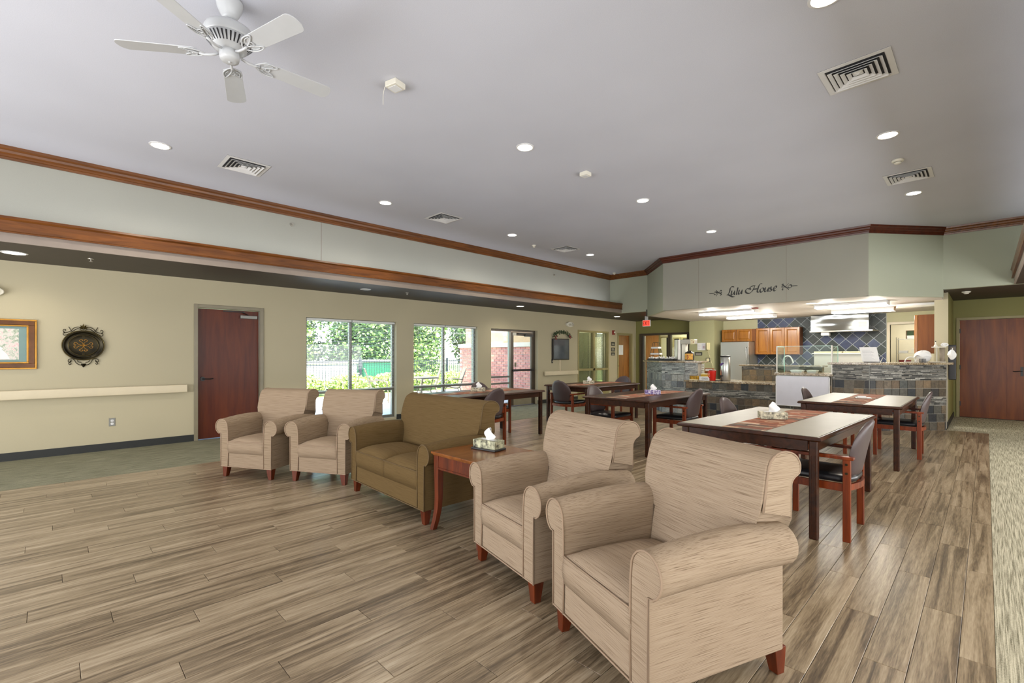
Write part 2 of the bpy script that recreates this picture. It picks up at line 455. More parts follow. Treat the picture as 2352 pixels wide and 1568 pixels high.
# ------------------------------------------------------------------ mesh helpers
class MB:
    def __init__(s):
        s.v, s.f = [], []
    def add(s, vs, fs):
        k = len(s.v)
        s.v += [tuple(p) for p in vs]
        s.f += [tuple(i + k for i in f) for f in fs]
        return s
    def box(s, x0, y0, z0, x1, y1, z1):
        return s.add([(x0, y0, z0), (x1, y0, z0), (x1, y1, z0), (x0, y1, z0), (x0, y0, z1), (x1, y0, z1), (x1, y1, z1), (x0, y1, z1)],
                     [(3, 2, 1, 0), (4, 5, 6, 7), (0, 1, 5, 4), (1, 2, 6, 5), (2, 3, 7, 6), (3, 0, 4, 7)])
    def taper(s, cx, cy, z0, w0, d0, z1, w1, d1, ox=0, oy=0):
        """box whose section changes from (w0,d0) at z0 to (w1,d1) at z1"""
        a, b = w0 / 2, d0 / 2
        c, d = w1 / 2, d1 / 2
        return s.add([(cx + ox - a, cy + oy - b, z0), (cx + ox + a, cy + oy - b, z0), (cx + ox + a, cy + oy + b, z0), (cx + ox - a, cy + oy + b, z0),
                      (cx - c, cy - d, z1), (cx + c, cy - d, z1), (cx + c, cy + d, z1), (cx - c, cy + d, z1)],
                     [(3, 2, 1, 0), (4, 5, 6, 7), (0, 1, 5, 4), (1, 2, 6, 5), (2, 3, 7, 6), (3, 0, 4, 7)])
    def prism(s, poly, h0, h1, axis='z'):
        """poly of 2D points extruded along axis from h0 to h1"""
        def p(a, b, h):
            return {'z': (a, b, h), 'y': (a, h, b), 'x': (h, a, b)}[axis]
        n = len(poly)
        vs = [p(a, b, h0) for a, b in poly] + [p(a, b, h1) for a, b in poly]
        fs = [tuple(range(n - 1, -1, -1)), tuple(range(n, 2 * n))] + [(i, (i + 1) % n, n + (i + 1) % n, n + i) for i in range(n)]
        return s.add(vs, fs)
    def cyl(s, p0, p1, r0, r1=None, n=16):
        r1 = r0 if r1 is None else r1
        p0, p1 = Vector(p0), Vector(p1)
        d = (p1 - p0).normalized()
        u = d.orthogonal().normalized()
        w = d.cross(u)
        vs = []
        for p, r in ((p0, r0), (p1, r1)):
            for i in range(n):
                a = 2 * PI * i / n
                vs.append(p + u * (r * math.cos(a)) + w * (r * math.sin(a)))
        return s.add(vs, [tuple(range(n - 1, -1, -1)), tuple(range(n, 2 * n))] + [(i, (i + 1) % n, n + (i + 1) % n, n + i) for i in range(n)])
    def lathe(s, prof, cx=0, cy=0, n=24, sx=1, sy=1):
        """prof: (r, z) list, turned about the vertical through (cx, cy)"""
        vs, fs = [], []
        for r, z in prof:
            for i in range(n):
                a = 2 * PI * i / n
                vs.append((cx + sx * r * math.cos(a), cy + sy * r * math.sin(a), z))
        for k in range(len(prof) - 1):
            for i in range(n):
                j = (i + 1) % n
                fs.append((k * n + i, k * n + j, (k + 1) * n + j, (k + 1) * n + i))
        fs.append(tuple(range(n - 1, -1, -1)))
        fs.append(tuple((len(prof) - 1) * n + i for i in range(n)))
        return s.add(vs, fs)
    def tube(s, pts, r, n=6, closed=False):
        pts = [Vector(p) for p in pts]
        N = len(pts)
        vs, fs = [], []
        ref = None
        for i, p in enumerate(pts):
            a = pts[(i - 1) % N] if (closed or i > 0) else p
            b = pts[(i + 1) % N] if (closed or i < N - 1) else p
            d = (b - a).normalized() if (b - a).length > 1e-9 else Vector((0, 0, 1))
            if ref is None:
                ref = d.orthogonal().normalized()
            u = (ref - d * ref.dot(d))
            u = u.normalized() if u.length > 1e-6 else d.orthogonal().normalized()
            ref = u
            w = d.cross(u)
            rr = r[i] if isinstance(r, (list, tuple)) else r
            for k in range(n):
                t = 2 * PI * k / n
                vs.append(p + u * (rr * math.cos(t)) + w * (rr * math.sin(t)))
        m = N if closed else N - 1
        for i in range(m):
            i2 = (i + 1) % N
            for k in range(n):
                k2 = (k + 1) % n
                fs.append((i * n + k, i * n + k2, i2 * n + k2, i2 * n + k))
        if not closed:
            fs.append(tuple(range(n - 1, -1, -1)))
            fs.append(tuple((N - 1) * n + k for k in range(n)))
        return s.add(vs, fs)
    def grid(s, fn, nu, nv, thick=None):
        """surface fn(u,v) -> point, u,v in 0..1; closed thin slab when thick is a vector function"""
        vs = [fn(i / nu, j / nv) for j in range(nv + 1) for i in range(nu + 1)]
        w = nu + 1
        fs = [(j * w + i, j * w + i + 1, (j + 1) * w + i + 1, (j + 1) * w + i) for j in range(nv) for i in range(nu)]
        return s.add(vs, fs)
    def xf(s, mat):
        s.v = [tuple(mat @ Vector(p)) for p in s.v]
        return s
    def mesh(s, name):
        me = bpy.data.meshes.new(name)
        me.from_pydata(s.v, [], s.f)
        me.update()
        return me
    def build(s, name, mat, parent=None, bevel=0, seg=2, smooth=False, sub=0, fix=True, loc=None, rotz=0, solid=0):
        me = s.mesh(name)
        me.materials.append(mat)
        if fix:
            bm = bmesh.new()
            bm.from_mesh(me)
            bmesh.ops.recalc_face_normals(bm, faces=bm.faces)
            bm.to_mesh(me)
            bm.free()
        if smooth:
            me.polygons.foreach_set('use_smooth', [True] * len(me.polygons))
        o = bpy.data.objects.new(name, me)
        COL.objects.link(o)
        if parent is not None:
            o.parent = parent
        if loc is not None:
            o.location = loc
        o.rotation_euler.z = rotz
        if solid:
            md = o.modifiers.new('solid', 'SOLIDIFY')
            md.thickness = solid
            md.offset = 0
        if bevel:
            md = o.modifiers.new('bevel', 'BEVEL')
            md.width = bevel
            md.segments = seg
            md.limit_method = 'ANGLE'
            md.angle_limit = math.radians(40)
            if smooth is None or seg > 1:
                me.polygons.foreach_set('use_smooth', [True] * len(me.polygons))
                md.harden_normals = True
        if sub:
            md = o.modifiers.new('sub', 'SUBSURF')
            md.levels = md.render_levels = sub
        return o

def tag(o, label=None, cat=None, group=None, kind=None):
    if label: o['label'] = label
    if cat: o['category'] = cat
    if group: o['group'] = group
    if kind: o['kind'] = kind
    return o
def thing(name, label, cat, loc=(0, 0, 0), rotz=0, group=None):
    o = bpy.data.objects.new(name, None)
    o.empty_display_size = .1
    COL.objects.link(o)
    o.location = loc
    o.rotation_euler.z = rotz
    return tag(o, label, cat, group)
def struct(o):
    o['kind'] = 'structure'
    return o
def stuff(o):
    o['kind'] = 'stuff'
    return o
def copy_tree(o, parent=None):
    c = o.copy()
    COL.objects.link(c)
    c.parent = parent
    for ch in [x for x in KIDS.get(o, list(o.children))]:
        copy_tree(ch, c)
    return c
KIDS = {}
def dup(o, loc, rotz, label, group=None):
    c = copy_tree(o)
    c.location = loc
    c.rotation_euler.z = rotz
    c['label'] = label
    if group: c['group'] = group
    return c
def B(x0, y0, z0, x1, y1, z1):
    return MB().box(x0, y0, z0, x1, y1, z1)
def catmull(pts, k=6, closed=False):
    P = [Vector(p) for p in pts]
    n = len(P)
    out = []
    for i in range(n if closed else n - 1):
        a = P[(i - 1) % n] if (closed or i > 0) else P[0]
        b, c = P[i], P[(i + 1) % n]
        d = P[(i + 2) % n] if (closed or i + 2 < n) else P[-1]
        for t in range(k):
            t /= k
            out.append(.5 * ((2 * b) + (c - a) * t + (2 * a - 5 * b + 4 * c - d) * t * t + (3 * b - a - 3 * c + d) * t ** 3))
    if not closed:
        out.append(P[-1])
    return out

# ------------------------------------------------------------------ the shell of the room
XW, XU, XF = -8.85, -7.79, -7.40      # left wall, upper left wall, left fascia
XFR, XUR, XR = .33, .72, 2.9          # right fascia, right upper wall, right wall
YB, YE, YK, YEND = -4.0, 11.75, 15.2, 15.0
ZC, ZS, ZK = 3.71, 2.58, 2.44

# floor: subfloor slab with vinyl planks laid into it as parts
fl = B(-9.1, YB, -.1, XR, 17.6, -.006).build('floor', M['sub'])
struct(fl)
VX0, VX1, VY0, VY1 = -6.95, .03, -1.6, 11.62
def plank_mesh(w, l):
    g = .0009
    b = .0016
    m = MB()
    x0, x1, y0, y1 = g, w - g, g, l - g
    m.add([(x0, y0, -.006), (x1, y0, -.006), (x1, y1, -.006), (x0, y1, -.006),
           (x0, y0, -b), (x1, y0, -b), (x1, y1, -b), (x0, y1, -b),
           (x0 + b, y0 + b, 0), (x1 - b, y0 + b, 0), (x1 - b, y1 - b, 0), (x0 + b, y1 - b, 0)],
          [(0, 1, 5, 4), (1, 2, 6, 5), (2, 3, 7, 6), (3, 0, 4, 7), (4, 5, 9, 8), (5, 6, 10, 9), (6, 7, 11, 10), (7, 4, 8, 11), (8, 9, 10, 11)])
    return m
planks = []
c0 = math.floor((VX0 + 20) / PW)
c1 = math.ceil((VX1 + 20) / PW)
FW = (-math.sin(YAW), math.cos(YAW))
RT = (math.cos(YAW), math.sin(YAW))
for ci in range(c0, c1):
    xa, xb = max(VX0, ci * PW - 20), min(VX1, (ci + 1) * PW - 20)
    if xb - xa < .01:
        continue
    off = (ci * .371) % 1.0
    r = math.floor(VY0 / PL + off)
    while True:
        ya, yb = (r - off) * PL, (r + 1 - off) * PL
        r += 1
        if ya >= VY1:
            break
        ya, yb = max(ya, VY0), min(yb, VY1)
        if yb - ya < .01:
            continue
        planks.append((xa, ya, xb - xa, yb - ya))
def in_view(x, y):
    d = x * FW[0] + y * FW[1]
    q = x * RT[0] + y * RT[1]
    return d > .9 and abs(q / d) < 1.15
near = [p for p in planks if any(in_view(p[0] + a * p[2], p[1] + b * p[3]) for a in (0, 1) for b in (0, .5, 1))]
near.sort(key=lambda p: math.hypot(p[0] + p[2] / 2, p[1] + p[3] / 2))
solo = set(near[:300])
pm = {}
rest = MB()
for p in planks:
    if p in solo:
        key = (round(p[2], 4), round(p[3], 4))
        if key not in pm:
            pm[key] = plank_mesh(p[2], p[3]).mesh('plank')
            pm[key].materials.append(M['floor'])
        o = bpy.data.objects.new('plank', pm[key])
        COL.objects.link(o)
        o.parent = fl
        o.location = (p[0], p[1], 0)
    else:
        m = plank_mesh(p[2], p[3])
        rest.add([(v[0] + p[0], v[1] + p[1], v[2]) for v in m.v], m.f)
stuff(rest.build('vinyl_planks', M['floor'], fl, fix=False))
tag(B(XW, YB, -.006, VX0, YEND, .001).build('carpet', M['carpet']), 'green-grey striped carpet strip along the left wall and its windows', 'carpet')
m = MB()
m.box(VX1, YB, -.006, XR, 14.34, .001)
m.box(-.51, VY1, -.006, VX1, 14.34, .001)
struct(B(-10.2, 15.15, -.1, -6.2, 17.2, .002).build('floor', M['carpet2']))
tag(m.build('carpet', M['carpet2']), 'pale grey striped carpet running along the right side to the double doors', 'carpet')
tag(B(VX0, VY1 + .02, -.006, -6.62, 14.33, .001).build('carpet', M['carpet2']), 'grey carpet beyond the bar at the far end of the plank floor', 'carpet')
struct(B(-5.9, 11.0, -.004, -.8, 15.2, .004).build('floor', M['ktile']))
struct(B(VX0, YB, -.006, VX1, VY0, .0).build('floor', M['floor']))

def wall_open(name, mat, a0, a1, z1, opens, plane, t, axis):
    """wall along a (x or y) with rectangular openings; plane = inner face, t = thickness sign included"""
    m = MB()
    cuts = sorted(set([a0, a1] + [v for o in opens for v in o[:2]]))
    lo, hi = min(plane, plane + t), max(plane, plane + t)
    for u, w in zip(cuts, cuts[1:]):
        holes = [o for o in opens if o[0] <= (u + w) / 2 <= o[1]]
        zs = 0
        segs = []
        for o in sorted(holes, key=lambda o: o[2]):
            if o[2] > zs: segs.append((zs, o[2]))
            zs = o[3]
        if zs < z1: segs.append((zs, z1))
        for s0, s1 in segs:
            if axis == 'y': m.box(lo, u, s0, hi, w, s1)
            else: m.box(u, lo, s0, w, hi, s1)
    return struct(m.build(name, mat))

D1 = (1.63, 2.65, 0, 2.18)
W1 = (3.38, 5.27, .05, 2.07)
W2 = (5.70, 7.54, .05, 2.07)
W3 = (7.99, 9.75, 0, 2.05)
G1 = (11.58, 13.27, 0, 2.15)
D2 = (13.79, 14.74, 0, 2.13)
wl = wall_open('wall_left', M['wall'], YB, 15.15, ZS, [D1, W1, W2, W3, G1, D2], XW, -.25, 'y')
# end wall of the left aisle with its glazed opening
we = wall_open('wall_far', M['green'], XW, -6.62, ZS, [(-8.69, -6.88, 0, 2.13)], YEND, .15, 'x')
# phone wall block and kitchen back wall
struct(B(-6.65, 14.5, 0, -5.86, 15.35, ZS).build('wall_phone', M['sage2']))
wk = wall_open('wall_kitchen', M['kitchen'], -5.86, -.5, ZS, [(-1.72, -.9, 0, 2.14)], YK, .12, 'x')
# wall between kitchen and the right hallway, hall end wall with double doors
struct(B(-.72, 12.41, 0, -.52, 15.3, ZS).build('wall_kitchen_right', M['green']))
struct(B(-.72, 12.38, 0, -.52, 12.41, ZS).build('trim_27', M['wall']))
wh = wall_open('wall_hall', M['green'], -.52, XR, ZS, [(-.46, 1.56, 0, 2.19)], 14.35, .15, 'x')
struct(B(XR, YB, 0, XR + .15, 14.5, ZC).build('wall_right', M['wall']))
struct(B(-9.1, YB - .15, 0, XR + .15, YB, ZC).build('wall_behind', M['wall']))
# ceilings
struct(B(XU - .1, YB, ZC, XUR + .1, YE + .1, ZC + .1).build('ceiling', M['ceil']))
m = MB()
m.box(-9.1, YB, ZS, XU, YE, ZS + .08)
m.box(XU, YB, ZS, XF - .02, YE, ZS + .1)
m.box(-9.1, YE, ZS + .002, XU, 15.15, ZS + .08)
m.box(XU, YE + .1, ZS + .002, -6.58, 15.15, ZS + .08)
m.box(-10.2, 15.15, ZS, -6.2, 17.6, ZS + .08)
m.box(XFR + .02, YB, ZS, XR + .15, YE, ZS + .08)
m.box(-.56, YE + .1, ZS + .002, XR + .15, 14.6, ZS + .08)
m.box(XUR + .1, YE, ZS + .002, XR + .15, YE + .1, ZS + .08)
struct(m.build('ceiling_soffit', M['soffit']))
# roof over everything so no sky light leaks in
struct(B(-9.1, YB - .2, ZC + .12, XR + .2, 19, ZC + .2).build('ceiling_roof', M['sub']))
for i_, b_ in enumerate(((-10.3, 17.55, -.1, 3.1, 17.7, ZC + .12), (-9.25, YB - .15, ZS + .0, -9.1, 15.15, ZC + .12), (-10.3, 15.05, ZS, -10.2, 17.6, ZC + .12), (3.05, YB - .15, 0, 3.15, 17.7, ZC + .12), (-10.3, 15.0, ZS + .08, -9.1, 15.1, ZC + .12))):
    struct(B(*b_).build('wall_outer_%d' % (i_ + 1), M['stucco']))
KP = [(-6.58, YE), (-5.49, 10.55), (-1.50, 10.55), (-.56, YE)]
m = MB()
m.prism([(KP[0][0] + .05, KP[0][1] + .05), (KP[1][0] + .02, KP[1][1] + .05), (KP[2][0] - .02, KP[2][1] + .05), (KP[3][0] - .03, KP[3][1] + .03), (-.59, 15.3), (-6.60, 15.3)], ZK + .003, ZK + .08)
struct(m.build('ceiling_kitchen', M['ceilk']))
# upper walls
struct(B(XU - .1, YB, ZS + .1, XU, YE, ZC).build('wall_left_upper', M['wall_up']))
struct(B(XUR, YB, ZS + .1, XUR + .1, YE, ZC).build('wall_right_upper', M['wall_up']))
struct(B(XU, YE, ZS, -6.58, YE + .1, ZC).build('wall_end_left', M['sage']))
struct(B(-.56, YE, ZS, XUR + .1, YE + .1, ZC).build('wall_end_right', M['sage']))
def seg_wall(name, mat, p, q, z0, z1, t=.1):
    d = (Vector(q) - Vector(p)).normalized()
    nn = Vector((-d.y, d.x)) * t
    poly = [p, q, (q[0] + nn.x, q[1] + nn.y), (p[0] + nn.x, p[1] + nn.y)]
    return struct(MB().prism(poly, z0, z1).build(name, mat))
seg_wall('wall_bulkhead_left', M['sage'], KP[0], KP[1], ZK, ZC)
seg_wall('wall_bulkhead', M['lulu'], KP[1], KP[2], ZK, ZC)
seg_wall('wall_bulkhead_right', M['sage'], KP[2], KP[3], ZK, ZC)
struct(B(-.63, YE + .005, ZK + .003, -.56, YE + .12, ZS + .1).build('wall_bulkhead_corner', M['sage']))
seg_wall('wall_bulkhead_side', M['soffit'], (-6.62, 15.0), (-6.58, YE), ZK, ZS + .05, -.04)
# fine seams of the wall covering on the bulkhead and the upper wall
for i, x in enumerate((-4.62, -2.83)):
    struct(B(x, 10.547, ZK, x + .004, 10.55, ZC - .12).build('trim_%d' % (20 + i), M['fascia']))
struct(B(XU, 3.22, ZS + .28, XU + .003, 3.226, ZC - .12).build('trim_22', M['fascia']))

def sweep(path, prof, mat, name, kind=True, parent=None):
    """profile (u = out from the wall to the right of the path, z) mitred along a 2D path"""
    P = [Vector(p) for p in path]
    n = len(P)
    offs = []
    for i in range(n):
        d1 = (P[i] - P[i - 1]).normalized() if i else None
        d2 = (P[i + 1] - P[i]).normalized() if i < n - 1 else None
        n1 = Vector((d1.y, -d1.x)) if d1 else None
        n2 = Vector((d2.y, -d2.x)) if d2 else None
        if n1 is None: o = n2
        elif n2 is None: o = n1
        else:
            o = (n1 + n2)
            o = o / o.dot(n1)
        offs.append(o)
    vs, fs = [], []
    k = len(prof)
    for p, o in zip(P, offs):
        for u, z in prof:
            vs.append((p.x + o.x * u, p.y + o.y * u, z))
    for i in range(n - 1):
        for j in range(k):
            j2 = (j + 1) % k
            fs.append((i * k + j, i * k + j2, (i + 1) * k + j2, (i + 1) * k + j))
    fs.append(tuple(range(k)))
    fs.append(tuple((n - 1) * k + j for j in range(k)))
    o = MB().add(vs, fs).build(name, mat, parent)
    return struct(o) if kind else o
crown = [(0, 3.575), (.018, 3.575), (.022, 3.60), (.034, 3.605), (.036, 3.625), (.055, 3.64), (.062, 3.665), (.09, 3.68), (.095, 3.71), (0, 3.71)]
sweep([(XU, YB), (XU, YE), KP[0]], crown, M['trimwood'], 'trim_1')
sweep([KP[0], KP[1], KP[2], KP[3]], crown, M['trimwoodx'], 'trim_2')
sweep([KP[3], (XUR, YE), (XUR, YB)], crown, M['trimwood'], 'trim_3')
ledge = [(-.39, 2.84), (.0, 2.84), (.035, 2.855), (.04, 2.83), (.022, 2.81), (.018, 2.70), (.03, 2.69), (.03, 2.68), (0, 2.68), (-.39, 2.80)]
sweep([(XF, YB), (XF, YE)], ledge, M['trimwood'], 'trim_4')
sweep([(XFR, YE), (XFR, YB)], ledge, M['trimwood'], 'trim_5')
struct(B(XF - .02, YB, ZS, XF, YE, 2.69).build('trim_6', M['fascia']))
struct(B(XFR, YB, ZS, XFR + .02, YE, 2.69).build('trim_7', M['fascia']))
# wall base
for i, (a, b) in enumerate(((YB, 1.63), (2.65, 3.38), (5.27, 5.70), (7.54, 7.99), (9.75, 11.58), (13.27, 13.79), (14.74, 15.0))):
    struct(B(XW, a, 0, XW + .012, b, .105).build('baseboard_left_%d' % (i + 1), M['base']))
struct(B(-.52, 12.0, 0, -.508, 14.35, .105).build('baseboard_right', M['base']))

# ------------------------------------------------------------------ doors and windows
def frame_y(y0, y1, z0, z1, w, x0, x1, mb=None, bottom=False):
    """rectangular frame in the plane of the left wall"""
    m = mb or MB()
    m.box(x0, y0, z0, x1, y0 + w, z1)
    m.box(x0, y1 - w, z0, x1, y1, z1)
    m.box(x0, y0 + w, z1 - w, x1, y1 - w, z1)
    if bottom: m.box(x0, y0 + w, z0, x1, y1 - w, z0 + w)
    return m
def frame_x(x0, x1, z0, z1, w, y0, y1, mb=None, bottom=False):
    m = mb or MB()
    m.box(x0, y0, z0, x0 + w, y1, z1)
    m.box(x1 - w, y0, z0, x1, y1, z1)
    m.box(x0 + w, y0, z1 - w, x1 - w, y1, z1)
    if bottom: m.box(x0 + w, y0, z0, x1 - w, y1, z0 + w)
    return m
# door 1: mahogany slab
d1 = struct(bpy.data.objects.new('door_1', None)); COL.objects.link(d1)
frame_y(1.63, 2.65, 0, 2.18, .055, XW - .24, XW + .018).build('door_frame', M['frame_taupe'], d1, bevel=.004)
B(XW - .11, 1.69, .01, XW - .066, 2.59, 2.12).build('door_panel', M['door'], d1)
m = MB().cyl((XW - .066, 1.76, .98), (XW - .045, 1.76, .98), .034, n=20)
m.tube([(XW - .045, 1.76, .98), (XW - .02, 1.76, .98), (XW - .015, 1.79, .98), (XW - .018, 1.86, .975), (XW - .02, 1.90, .985)], .009)
m.build('door_handle', M['dark'], d1)
m = MB().box(XW - .066, 2.30, 1.985, XW - .015, 2.56, 2.04)
m.build('door_closer', M['alu'], d1, bevel=.005)
MB().box(XW - .02, 2.04, 2.085, XW - .0, 2.36, 2.10).tube([(XW - .012, 2.32, 2.09), (XW - .03, 2.42, 2.045)], .008).build('closer_arm', M['dark'], d1)
# windows 1 and 2: aluminium frames, panes, blinds
def window(idx, y0, y1, z0, z1, ym, blind=True):
    w = struct(bpy.data.objects.new('window_%d' % idx, None)); COL.objects.link(w)
    x0, x1 = XW - .16, XW - .10
    frame_y(y0, y1, z0, z1, .05, x0, x1, bottom=True).build('window_frame', M['alu'], w, bevel=.003)
    B(x0, ym - .03, z0 + .05, x1, ym + .03, z1 - .05).build('mullion', M['alu'], w, bevel=.003)
    for a, b in ((y0 + .05, ym - .03), (ym + .03, y1 - .05)):
        B(x0, a, .62, x1, b, .67).build('rail', M['alu'], w, bevel=.003)
        B(x0 + .02, a, z0 + .05, x0 + .026, b, .62).build('pane', M['glass'], w)
        B(x0 + .02, a, .67, x0 + .026, b, z1 - .05).build('pane', M['glass'], w)
    if blind:
        for a, b in ((y0 + .02, ym - .01), (ym + .01, y1 - .02)):
            B(XW - .075, a, z1 - .045, XW - .035, b, z1 - .008).build('blind_headrail', M['blind'], w)
            s = MB()
            z = z1 - .07
            while z > .70:
                s.add([(XW - .068, a + .01, z), (XW - .068, b - .01, z), (XW - .044, b - .01, z + .007), (XW - .044, a + .01, z + .007)], [(0, 1, 2, 3)])
                z -= .031
            s.box(XW - .068, a + .01, .68, XW - .044, b - .01, .692)
            stuff(s.build('blind_slats', M['blind'], w, fix=False))
            MB().cyl((XW - .038, a + .12, z1 - .05), (XW - .038, a + .12, 1.05), .003, n=6).build('blind_wand', M['offwhite'], w)
    # drywall return sill
    return w
window(1, 3.38, 5.27, .05, 2.07, 4.29)
window(2, 5.70, 7.54, .05, 2.07, 6.58)
# door 2: exit door with sidelight
d2 = struct(bpy.data.objects.new('door_2', None)); COL.objects.link(d2)
x0, x1 = XW - .16, XW - .10
frame_y(7.99, 9.75, 0, 2.05, .05, x0, x1).build('door_frame', M['bronze_frame'], d2, bevel=.003)
B(x0, 8.73, 0, x1, 8.80, 2.0).build('mullion', M['alu'], d2)
for z in (.60, .775):
    B(x0, 8.04, z, x1, 8.73, z + .045).build('rail', M['alu'], d2)
B(x0, 8.04, .02, x1, 8.73, .10).build('sidelight_sill', M['alu'], d2)
B(x0 + .02, 8.04, .1, x0 + .026, 8.73, 2.0).build('pane', M['glass'], d2)
frame_y(8.81, 9.69, .01, 1.99, .09, x0 + .01, x1 - .005).build('door_leaf', M['bronze_frame'], d2)
B(x0 + .01, 8.90, .01, x1 - .005, 9.60, .27).build('kick_rail', M['frame_taupe'], d2)
B(x0 + .02, 8.90, .27, x0 + .026, 9.60, 1.90).build('pane', M['glass'], d2)
MB().box(x1, 8.84, .93, x1 + .06, 9.67, .985).build('panic_bar', M['dark'], d2, bevel=.008)
MB().box(x1 - .005, 9.30, 1.88, x1 + .06, 9.62, 1.94).box(x1 - .005, 9.05, 1.945, x1 + .03, 9.40, 1.965).build('door_closer', M['dark'], d2)
B(x1 - .005, 8.86, 1.90, x1 + .02, 8.98, 1.97).build('contact_switch', M['offwhite'], d2)
B(x1 - .005, 8.93, 1.05, x1 + .01, 8.99, 1.17).build('lock_plate', M['frame_taupe'], d2)
# interior window to the office
w3 = struct(bpy.data.objects.new('window_3', None)); COL.objects.link(w3)
x0, x1 = XW - .10, XW + .012
frame_y(11.58, 13.27, 0, 2.15, .06, x0, x1).build('window_frame', M['frame_olive'], w3, bevel=.003)
B(x0, 12.39, 0, x1, 12.48, 2.09).build('mullion', M['frame_olive'], w3)
B(x0, 11.64, .88, x1, 13.21, .95).build('rail', M['frame_olive'], w3)
B(x0, 11.64, .0, x1, 13.21, .42).build('lower_panel', M['frame_olive'], w3)
for a, b in ((11.64, 12.39), (12.48, 13.21)):
    B(x0 + .03, a, .42, x0 + .036, b, .88).build('pane', M['glass'], w3)
    B(x0 + .03, a, .95, x0 + .036, b, 2.09).build('pane', M['glass'], w3)
    s = MB()
    z = 2.06
    while z > .50:
        s.add([(XW - .150, a, z), (XW - .150, b, z), (XW - .138, b, z + .022), (XW - .138, a, z + .022)], [(0, 1, 2, 3)])
        z -= .024
    stuff(s.build('blind_slats', M['blindg'], w3, fix=False))
# office door (third on the left wall)
d3 = struct(bpy.data.objects.new('door_3', None)); COL.objects.link(d3)
frame_y(13.79, 14.74, 0, 2.13, .06, XW - .24, XW + .018).build('door_frame', M['frame_olive'], d3, bevel=.003)
B(XW - .12, 13.86, .01, XW - .08, 14.67, 2.06).build('door_panel', M['door3'], d3)
MB().cyl((XW - .08, 13.93, 1.0), (XW - .03, 13.93, 1.0), .025).build('door_handle', M['brass'], d3)
# glazed opening at the far end
w4 = struct(bpy.data.objects.new('window_4', None)); COL.objects.link(w4)
m = frame_x(-8.69, -6.88, 0, 2.13, .07, 14.96, 15.10)
m.box(-7.62, 14.97, 0, -7.52, 15.09, 2.06)
m.build('window_frame', M['bronze_frame'], w4)
B(-8.60, 15.02, .02, -8.52, 15.10, 2.05).build('sliding_stile', M['alu'], w4)
B(-7.52, 15.03, .05, -6.95, 15.036, 2.06).build('pane', M['glass'], w4)
# rooms glimpsed through the openings
struct(B(-9.6, 11.3, 0, -9.55, 13.6, ZS).build('wall_office', M['kitchen']))
struct(B(-10.2, 15.15, 0, -10.1, 17.2, ZS).build('wall_foyer_left', M['kitchen']))
struct(B(-10.2, 15.05, 0, -9.1, 15.15, ZS).build('wall_foyer_front', M['kitchen']))
struct(B(-10.2, 17.1, 0, -6.3, 17.2, ZS).build('wall_foyer', M['kitchen']))
struct(B(-6.4, 15.1, 0, -6.3, 17.1, ZS).build('wall_foyer_right', M['kitchen']))
w5 = struct(bpy.data.objects.new('door_4', None)); COL.objects.link(w5)
frame_x(-9.80, -9.0, 0, 2.20, .05, 17.04, 17.12).build('door_frame', M['frame_olive'], w5)
B(-9.75, 17.05, .01, -9.05, 17.09, 2.15).build('door_panel', M['tan_door'], w5)
w6 = struct(bpy.data.objects.new('window_5', None)); COL.objects.link(w6)
frame_x(-8.99, -8.58, .3, 2.1, .04, 17.03, 17.12, bottom=True).build('window_frame', M['frame_olive'], w6)
B(-8.95, 17.05, .35, -8.73, 17.06, 2.05).build('window_blind', M['blindg'], w6)
B(-8.73, 17.05, .35, -8.62, 17.06, 2.05).build('pane', M['dark'], w6)
for i, x in enumerate((-8.46, -8.12)):
    w7 = struct(bpy.data.objects.new('window_%d' % (6 + i), None)); COL.objects.link(w7)
    frame_x(x, x + .3, .9, 2.05, .05, 17.03, 17.12, bottom=True).build('window_frame', M['frame_olive'], w7)
    B(x + .05, 17.05, .95, x + .25, 17.06, 2.0).build('pane', M['dark'], w7)
# pantry room behind the kitchen
struct(B(-2.4, 17.4, 0, .2, 17.5, ZS).build('wall_pantry', M['pantry']))
struct(B(-2.2, 15.32, 0, -2.12, 17.4, ZS).build('wall_pantry_left', M['pantry']))
struct(B(.0, 15.3, 0, .1, 17.4, ZS).build('wall_pantry_right', M['kitchen']))
struct(B(-2.4, 15.3, ZS, .2, 17.5, ZS + .06).build('ceiling_pantry', M['ceilk']))
d6 = struct(bpy.data.objects.new('door_5', None)); COL.objects.link(d6)
frame_x(-1.78, -.84, 0, 2.2, .06, 15.17, 15.34).build('door_frame', M['railplastic'], d6)
# double doors of the hallway
d7 = struct(bpy.data.objects.new('door_6', None)); COL.objects.link(d7)
frame_x(-.47, 1.57, 0, 2.19, .05, 14.33, 14.5).build('door_frame', M['frame_olive'], d7)
for a, b in ((-.415, .545), (.555, 1.515)):
    B(a, 14.37, .01, b, 14.41, 2.135).build('door_panel', M['door2'], d7)
for z in (.25, 1.05, 1.85):
    B(-.43, 14.355, z, -.40, 14.372, z + .1).build('hinge', M['dark'], d7)
m = MB().box(.50, 14.355, .93, .54, 14.37, 1.12)
m.tube([(.52, 14.36, 1.03), (.52, 14.33, 1.03), (.48, 14.32, 1.03), (.42, 14.325, 1.02), (.39, 14.33, 1.03)], .009)
m.build('door_handle', M['dark'], d7)
struct(B(.30, 14.366, .01, .302, 14.37, 2.13).build('trim_25', M['door']))
struct(B(.9, 16.5, 0, 1, 16.6, .1).build('trim_26', M['base'])) if False else None
